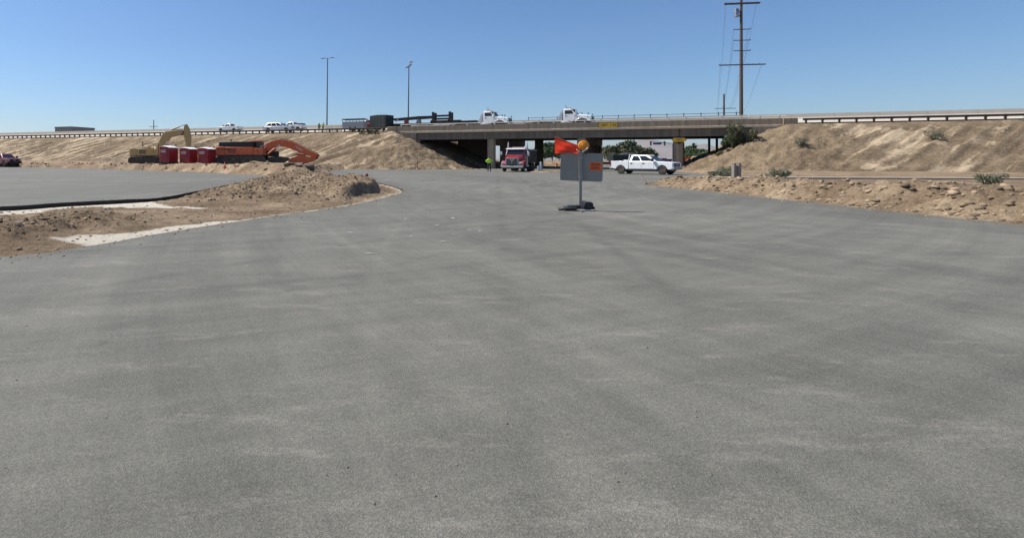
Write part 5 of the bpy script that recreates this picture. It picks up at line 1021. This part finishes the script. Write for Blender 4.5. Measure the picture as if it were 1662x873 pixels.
for px, h_, lab in ((878, 1.25, 'taller grey bollard behind the rear of the red dump truck'), (874, .75, 'shorter grey bollard beside the red dump truck')):
    p = at(px, 65.5 if h_ > 1 else 64.6); v = thing('bollard', lab, 'bollard', (p.x, p.y, 0)); P('shaft', M_steel, v, lambda mm: mm.lathe([(.17, -.3), (.17, h_ - .1), (.13, h_), (.02, h_ + .03)], 16), smooth=40); P('collar', M_redlens if h_ < 1 else M_steel, v, lambda mm: mm.lathe([(.19, 0), (.19, .12)], 16))
for px, lab in ((1191, 'left one of two grey wooden posts on the right verge'), (1199, 'right one of two grey wooden posts on the right verge')):
    p = at(px, 35.2); z_ = gz(p.x, p.y); v = thing('wooden_post', lab, 'post', (p.x, p.y, z_), R(20)); P('shaft', mat('grey_wood', (.27, .23, .20), .85, var=.25, scale=7), v, lambda mm: mm.box(-.10, .10, -.10, .10, -.4, 1.06), bevel=.02); P('metal_cap', M_steel, v, lambda mm: mm.box(-.11, .11, -.11, .11, 1.06, 1.09))
m = MB(); a, b = at(1040, 36.5), at(1049, 35.2); m.tube([(a.x, a.y, .55), (b.x, b.y, .05)], .022, 6); tag(m.build('leaning_stick', M_woodpole), 'thin stick leaning out of the right dirt heap onto the road', 'stick')
# sidewalk slabs beyond the right heap
v = thing('sidewalk_slab', 'pale concrete sidewalk strip behind the right dirt heap', 'sidewalk', (23.2, 38.2, 0), R(-8))
for k in range(12): P('slab', M_concwalk, v, lambda mm: mm.box(k * 1.83, k * 1.83 + 1.81, -.6, .6, .02, .33), bevel=.012)
# red and white survey marker box on the island
p = at(592, 27.5); v = thing('valve_marker', 'small dark red and white box shaped marker on the dirt island', 'marker', (p.x, p.y, gz(p.x, p.y)), R(12)); P('red_box', M_maroon, v, lambda mm: mm.box(-.15, .06, -.08, .08, -.05, .22), bevel=.02); P('white_block', M_label, v, lambda mm: mm.box(.07, .20, -.09, .06, -.05, .19), bevel=.015); P('red_cap', M_maroon, v, lambda mm: mm.box(.05, .17, -.06, .06, .19, .34), bevel=.02)
# dirt median strip under the bridge
m = MB(); nxm = 40
xs_ = np.arange(0, 1, .05)
def strip(name, x0, y0, x1, y1, w, h, label):
    d = Vector((x1 - x0, y1 - y0)); L_ = d.length; d /= L_; n_ = Vector((-d.y, d.x))
    def zf(X, Y): return -.05 + h * np.clip(1 - (2 * np.abs(Y) / w) ** 2, 0, 1) ** .5 * np.clip(np.minimum(X, L_ - X) / .8, 0, 1) + (.12 * (fbm(X * 1.6, Y * 1.6, 71, 4) - .5)) * np.clip((1 - 2 * np.abs(Y) / w) * 3, 0, 1)
    return tag(grid_mesh(name, np.linspace(0, L_, int(L_ / .3) + 2), np.linspace(-w / 2, w / 2, 16), zf, M_dirt, lambda X, Y: X * 0, frame=lambda X, Y: (x0 + d.x * X + n_.x * Y, y0 + d.y * X + n_.y * Y)), label, kind='structure')
strip('dirt_median', 19.5, 64.2, 26.5, 66.5, 2.6, .22, 'low dirt strip on the road beside the grey bollards')
strip('dirt_bank', 25, 118, 46, 122, 10, 1.3, 'sunlit dirt heap beyond the overpass left of the sign')
strip('concrete_curb', 24, 100, 40, 101.5, 1.2, .3, 'pale kerb beyond the overpass')

# ------------------------------------------------------------------ beyond the overpass
def barrel(loc, label, group):
    v = thing('traffic_barrel', label, 'traffic barrel', loc, group=group); b = P('drum', M_bigorange, v, lambda mm: mm.lathe([(.30, 0), (.30, .05), (.26, .08), (.24, .35), (.24, .62), (.21, .95), (.12, 1.0), (.02, 1.0)], 14), smooth=40)
    for z in (.30, .62): P('reflective_band', M_duraglow, b, lambda mm: mm.lathe([(.252 - .02 * (z > .5), z), (.248 - .03 * (z > .5), z + .13)], 14))
    P('rubber_base', M_black, v, lambda mm: mm.lathe([(.42, 0), (.42, .07), (.3, .09)], 14)); return v
b0 = None
for k, px in enumerate((1062, 1067, 1073, 1108, 1114, 1119, 1124, 1129, 898, 903)):
    p = at(px, 112 + 3 * (k % 3)); lab = 'orange white banded traffic barrel standing beyond the overpass'
    if b0 is None: b0 = barrel((p.x, p.y, -.2), lab, 'traffic barrels beyond the overpass')
    else: c = copy_tree(b0); c.location = (p.x, p.y, -.2)
def msg_board(px, Y, w, h, zc, col, label):
    p = at(px, Y); v = thing('construction_sign', label, 'sign', (p.x, p.y, -.4)); P('board', col, v, lambda mm: mm.prism([(a, b + zc + .4) for a, b in rrect(w, h, .08)], -.03, .03)); P('print', M_signblack, v, lambda mm: [mm.box(-w * .33, w * .33, -.036, -.031, zc + .4 + k * h * .22 - .05, zc + .4 + k * h * .22 + .05) for k in (-1, 0, 1)])
    P('leg', M_steel, v, lambda mm: mm.box(-w * .3 - .04, -w * .3 + .04, .03, .1, 0, zc + .4 + h * .4)); P('leg', M_steel, v, lambda mm: mm.box(w * .3 - .04, w * .3 + .04, .03, .1, 0, zc + .4 + h * .4))
msg_board(1146, 108, 1.25, 1.3, 1.9, M_bigorange, 'square orange construction sign beyond the right column')
msg_board(1113, 116, 2.6, 1.0, 1.6, M_bigorange, 'wide orange construction board right of the column')
msg_board(1122, 117, 2.2, .9, 1.6, M_bigorange, 'second wide orange board beside the tan backhoe')
msg_board(1052, 126, 2.6, 1.5, 2.0, M_bigorange, 'orange construction board seen over the white pickup hood')
def backhoe():
    p = at(1129, 106); v = thing('backhoe_loader', 'tan backhoe loader parked beyond the right column', 'loader', (p.x, p.y, -.3), R(180))
    y_ = mat('loader_tan', (.42, .30, .14), .5, dirt=.4)
    P('body', y_, v, lambda mm: mm.prism([(-1.6, .6), (1.6, .6), (1.7, 1.1), (.6, 1.35), (-1.2, 1.35), (-1.6, 1.0)], -.8, .8), bevel=.06); c = P('cab', y_, v, lambda mm: mm.prism([(-.9, 1.3), (.5, 1.3), (.35, 2.5), (-.8, 2.5)], -.7, .7), bevel=.05)
    P('cab_window', M_glass, c, lambda mm: (mm.prism([(-.75, 1.5), (.36, 1.5), (.25, 2.3), (-.68, 2.3)], -.715, -.69), mm.prism([(-.75, 1.5), (.36, 1.5), (.25, 2.3), (-.68, 2.3)], .69, .715)))
    P('dig_arm', y_, v, lambda mm: (mm.bar((-1.5, 0, 1.0), (-2.2, 0, 2.9), .22, .3), mm.bar((-2.2, 0, 2.9), (-2.9, 0, 1.2), .2, .25)), bevel=.03); P('dig_bucket', M_track, v, lambda mm: mm.prism([(-2.7, 1.2), (-3.1, 1.2), (-3.3, .7), (-2.9, .5)], -.3, .3)); P('front_loader', y_, v, lambda mm: (mm.bar((1.0, .6, 1.1), (2.1, .6, .6), .14, .2), mm.bar((1.0, -.6, 1.1), (2.1, -.6, .6), .14, .2), mm.prism([(2.0, .2), (2.9, .2), (2.3, .9), (2.0, .9)], -1.05, 1.05)))
    for s in (-1, 1): wheel(v, -1.0, s * .85, .68, .42, y_); wheel(v, 1.2, s * .8, .45, .3, y_)
backhoe()
def trailer_dump():
    p = at(1016, 76); v = thing('dump_trailer', 'black side dump trailer on a red frame behind the white pickup', 'trailer', (p.x, p.y, 0), R(-6))
    P('dump_tub', M_tarp, v, lambda mm: mm.prism([(-2.0, 1.15), (2.0, 1.15), (2.25, 2.25), (-2.25, 2.25)], -1.15, 1.15), bevel=.06)
    P('tub_load', M_tarp, v, lambda mm: mm.ball((.3, 0, 2.2), (1.3, .9, .35), 12, 6), smooth=60)
    P('frame', M_maroon, v, lambda mm: (mm.box(-6.4, 2.6, -.5, -.35, .85, 1.1), mm.box(-6.4, 2.6, .35, .5, .85, 1.1), mm.box(-6.5, -2.2, -1.1, 1.1, 1.05, 1.18)))
    for k in range(8): P('tub_rib', M_tarp, v, lambda mm: mm.bar((-1.8 + k * .5, -1.17, 1.2), (-1.95 + k * .54, -1.17, 2.2), .07, .05))
    P('stake_rack', M_wood, v, lambda mm: [mm.box(-5.6 + k * .5, -5.5 + k * .5, -.9, -.82, 1.15, 1.9 + .2 * (k % 2)) for k in range(4)])
    for s in (-1, 1):
        for x in (-5.6, -4.5, 1.0, 2.1): wheel(v, x, s * .95, .5, .5)
trailer_dump()
p = at(1085, 130); pickup('car', 'white car on the street beyond the overpass beside the right column', 'car', (p.x, p.y, -.1), R(-95), M_white, 5.2, suv=True)
p = at(1078, 122); pickup('car', 'dark red car in front of the white car beyond the overpass', 'car', (p.x, p.y, -.1), R(-92), M_maroon, 4.9, suv=True)
p = at(1045, 175); pickup('car', 'small distant red suv beneath the trees beyond the overpass', 'car', (p.x, p.y, -.3), R(-90), M_red, 5.0, suv=True)
def signal(px, Y):
    p = at(px, Y); v = thing('traffic_signal', 'traffic signal mast with blue street name sign beyond the overpass', 'traffic signal', (p.x, p.y, -.4)); h = 6.2
    P('mast', M_lamppole, v, lambda mm: mm.tube([(0, 0, 0), (0, 0, h), (-.4, 0, h + .3), (-6.5, 0, h + .7)], [.14, .11, .09, .06], 10), smooth=40)
    for x in (-6.3, -2.4):
        s_ = P('signal_head', M_black, v, lambda mm: mm.box(x - .2, x + .2, -.3, -.05, h - .35, h + .85), bevel=.03)
        for k, mt in enumerate((M_redlens, M_amber, mat('green_lens', (.02, .25, .12), .2))): P('lens', mt, s_, lambda mm: mm.lathe([(.02, -.33), (.13, -.32), (.14, -.29)], 12, (x, 0, h + .62 - k * .36), 'y'))
    P('name_sign', M_blue, v, lambda mm: mm.box(-5.6, -3.2, -.06, -.03, h - .1, h + .45))
signal(1092, 150)

# ------------------------------------------------------------------ vegetation
def leaf_cloud(name, clumps, n, size, material, parent, flat=1.0):
    co = []; w = np.array([c[3] ** 2 for c in clumps]); idx = RNG.choice(len(clumps), n, p=w / w.sum()); C = np.array(clumps)[idx]
    d = RNG.normal(size=(n, 3)); d /= np.linalg.norm(d, axis=1)[:, None]; rr = C[:, 3] * RNG.random(n) ** .45
    c = C[:, :3] + d * rr[:, None] * np.array((1, 1, flat)); a = RNG.normal(size=(n, 3)); a /= np.linalg.norm(a, axis=1)[:, None]; b = np.cross(a, RNG.normal(size=(n, 3))); b /= np.linalg.norm(b, axis=1)[:, None]
    s_ = (size * RNG.uniform(.5, 1.4, n))[:, None]
    V = np.stack([c + a * s_, c + b * s_ * .5, c - a * s_, c - b * s_ * .5], 1).reshape(-1, 3); f = np.arange(4 * n).reshape(-1, 4)
    me = bpy.data.meshes.new(name); me.from_pydata(V.tolist(), [], f.tolist()); me.materials.append(material); o = bpy.data.objects.new(name, me); COL.objects.link(o); o.parent = parent; return o
def tree(loc, h, r, material, label, seed, n=2600, trunk=.3, group=None):
    rn = random.Random(seed); v = thing('tree', label, 'tree', loc, group=group); m_ = MB(); m_.tube([(0, 0, -.3), (rn.uniform(-.1, .1), 0, h * .25), (rn.uniform(-.3, .3), rn.uniform(-.3, .3), h * .55)], [trunk * h * .07, trunk * h * .05, trunk * h * .03], 8); cl = []
    for k in range(16):
        a = rn.uniform(0, 2 * PI); q = rn.uniform(.15, 1) ** .7 * r; z = h * rn.uniform(.36, .93); q *= 1.05 - abs(z / h - .55) * 1.0
        cl.append((q * math.cos(a), q * math.sin(a), z, r * rn.uniform(.20, .38)))
        if k < 9: m_.tube([(0, 0, h * rn.uniform(.2, .5)), (q * .5 * math.cos(a), q * .5 * math.sin(a), z * .8), (q * math.cos(a), q * math.sin(a), z)], [trunk * h * .03, trunk * h * .018, .02], 6)
    m_.build('trunk', M_bark, v, smooth=60); leaf_cloud('crown', cl, n, r * .075, material, v, .8); return v
def bush(loc, h, r, material, label, seed, n=900, group=None, size=None):
    rn = random.Random(seed); v = thing('shrub', label, 'shrub', loc, group=group); m_ = MB(); cl = []
    for k in range(12):
        a = rn.uniform(0, 2 * PI); q = rn.uniform(.1, .9) * r; z = h * rn.uniform(.3, .9); cl.append((q * math.cos(a), q * math.sin(a), z, r * rn.uniform(.2, .36))); m_.tube([(0, 0, -.1), (q * .6 * math.cos(a), q * .6 * math.sin(a), z * .6), (q * math.cos(a), q * math.sin(a), z)], [.03, .02, .008], 5)
    m_.build('stems', M_bark, v); leaf_cloud('foliage', cl, int(n * 2.6), size or r * .05, material, v, min(1.2, h / r)); return v
def yz(Y, py): return CH + (CY - py) / F * Y
TG = 'trees beyond the overpass'
for px, Y, py, r, mt, lab in ((996, 150, 235, 4.6, M_leafolive, 'olive tree at the left end of the row under the overpass'), (1020, 150, 232, 6.0, M_leafdark, 'broad dark tree above the black dump trailer'), (1037, 150, 239, 3.6, M_leafdark, 'dark tree just left of the mountain gap'), (1053, 230, 247, 4.5, M_leafolive, 'low olive tree under the mountain ridge'),
        (1007, 160, 240, 4.6, M_leafgreen, 'green tree between the olive and the broad dark tree'), (1116, 210, 243.5, 5, M_leafgreen, 'green tree just right of the right column'), (1128, 225, 240, 6, M_leafgreen, 'rounded green tree below the palm'), (1139, 240, 244, 5, M_leafdark, 'dark green tree left of the bridge slope'), (1158, 230, 246, 5.5, M_leafgreen, 'low green tree behind the right bridge slope'),
        (897, 170, 232, 4.5, M_leafgreen, 'green tree seen left of the red flag beneath the overpass'), (884, 185, 236, 4, M_leafdark, 'dark tree seen right of the narrow pier'), (908, 200, 230, 5, M_leafolive, 'olive tree behind the red flag'), (833, 230, 236, 6, M_leafdark, 'dark tree seen over the cab of the red dump truck'), (850, 240, 238, 5, M_leafdark, 'low dark tree right of the dump truck cab')):
    p = at(px, Y); tree((p.x, p.y, -.4), yz(Y, py) + .4, r, mt, lab, int(px), group=TG)
def palm(px, Y, py, label):
    p = at(px, Y); h = yz(Y, py) + .4; v = thing('palm_tree', label, 'palm tree', (p.x, p.y, -.4)); P('trunk', M_bark, v, lambda mm: mm.tube([(0, 0, 0), (.2, 0, h * .5), (.1, 0, h - 1.2)], [.3, .22, .2], 8), smooth=60); rn = random.Random(4); m_ = MB()
    for k in range(46):
        a = rn.uniform(0, 2 * PI); e = rn.uniform(-.9, 1.3); L_ = rn.uniform(1.3, 2.1); c = Vector((.1, 0, h - 1.1)); d = Vector((math.cos(a) * math.cos(e), math.sin(a) * math.cos(e), math.sin(e))); s_ = d.cross(Vector((0, 0, 1))).normalized() * .35
        m_.add([c, c + d * L_ * .6 + s_, c + d * L_ - Vector((0, 0, .3)), c + d * L_ * .6 - s_], [(0, 1, 2, 3)])
    m_.build('fronds', M_leafdark, v)
palm(1125.5, 215, 233.5, 'tall fan palm rising above the trees right of the column')
er = emb_h(1)
def on_emb(px, t, side=1):
    s_ = s_of(px, t); q_ = fw(s_, t); return Vector((q_.x, q_.y, float(emb_h(side)(np.array([s_]), np.array([t]))[0])))
for k, (px, t, h, r, mt, lab, n) in enumerate(((1190, -1.6, 2.2, 1.5, M_leafgreen, 'tall green bush on the right slope against the overpass', 1800), (1206, -2.6, 2.6, 1.9, M_leafolive, 'large olive bush on the right slope beside the overpass', 1800), (1166, -2.0, .7, 1.0, M_leafolive, 'low sprawling shrub on the shaded edge of the right slope', 600), (1300, -7, 1.1, 1.0, M_sage, 'sage shrub halfway up the right embankment', 600), (1520, -6, 1.1, 1.1, M_sage, 'sage shrub near the right picture edge on the embankment', 600))):
    q = on_emb(px, t); bush(q, h, r, mt, lab, 50 + k, n)
for k, (px, Y, h, r, mt, lab) in enumerate(((1163, 40, .42, .75, M_sage, 'dry grey shrub left of the wooden posts'), (1178, 41, .6, .85, M_sage, 'sage shrub next to the wooden posts'), (1186, 42, .75, .8, M_leafgreen, 'green shrub behind the left wooden post'), (1260, 34, .7, .9, M_sage, 'sage shrub right of the wooden posts'), (1600, 27, .6, .8, M_sage, 'sage shrub at the right picture edge'))):
    p = at(px, Y); bush((p.x, p.y, gz(p.x, p.y)), h, r, mt, lab, 80 + k, 700)
for k, (s_, t, h, r, lab) in enumerate(((-4.6, -.9, .95, .9, 'green shrub at the guardrail end left of the overpass'), (-3.2, -1.1, .8, .8, 'green shrub against the overpass wingwall'), (-6.0, -1.0, .7, .7, 'low green shrub below the dark tarp trailer'))):
    q = fw(s_, t, float(emb_h(-1)(np.array([s_]), np.array([t]))[0])); bush(q, h, r, M_leafgreen, lab, 120 + k, 800)
p = at(677, 82.5); v = thing('bare_sapling', 'small leafless sapling at the foot of the slope left of the overpass', 'sapling', (p.x, p.y, gz(p.x, p.y))); m = MB(); rn = random.Random(3); m.tube([(0, 0, -.1), (.03, 0, 1.2), (0, 0, 2.6)], [.05, .035, .012], 6)
for k in range(26):
    z = rn.uniform(.8, 2.4); a = rn.uniform(0, 2 * PI); L_ = rn.uniform(.4, 1.0); m.tube([(0, 0, z), (L_ * .5 * math.cos(a), L_ * .5 * math.sin(a), z + .35 * L_), (L_ * math.cos(a), L_ * math.sin(a), z + .6 * L_)], [.018, .012, .006], 4)
m.build('branches', M_bark, v)
for k, (px, Y) in enumerate(((592, 84), (634, 83.5), (648, 83), (641, 83.2), (655, 84))):
    p = at(px, Y); v = thing('grade_stake', 'thin wooden grade stake at the foot of the slope', 'stake', (p.x, p.y, gz(p.x, p.y)), group='grade stakes below the embankment'); P('lath', M_wood, v, lambda mm: mm.box(-.03, .03, -.012, .012, -.15, 1.2)); P('ribbon', M_redlens if k % 2 else M_label, v, lambda mm: mm.box(-.035, .035, -.02, .02, 1.0, 1.12))

# ------------------------------------------------------------------ air
m = MB(); m.box(-16000, 16000, -16000, 16000, -1.5, 560); hz = m.build('haze', None)
hm = bpy.data.materials.new('haze'); hm.use_nodes = True; hn = hm.node_tree; hn.nodes.clear(); ho = hn.nodes.new('ShaderNodeOutputMaterial'); hv = hn.nodes.new('ShaderNodeVolumePrincipled')
hv.inputs['Color'].default_value = (0.86, 0.93, 1.0, 1); hv.inputs['Density'].default_value = 2.6e-5; hv.inputs['Anisotropy'].default_value = 0.2; hn.links.new(hv.outputs[0], ho.inputs['Volume'])
hz.data.materials.clear(); hz.data.materials.append(hm); tag(hz, kind='stuff')
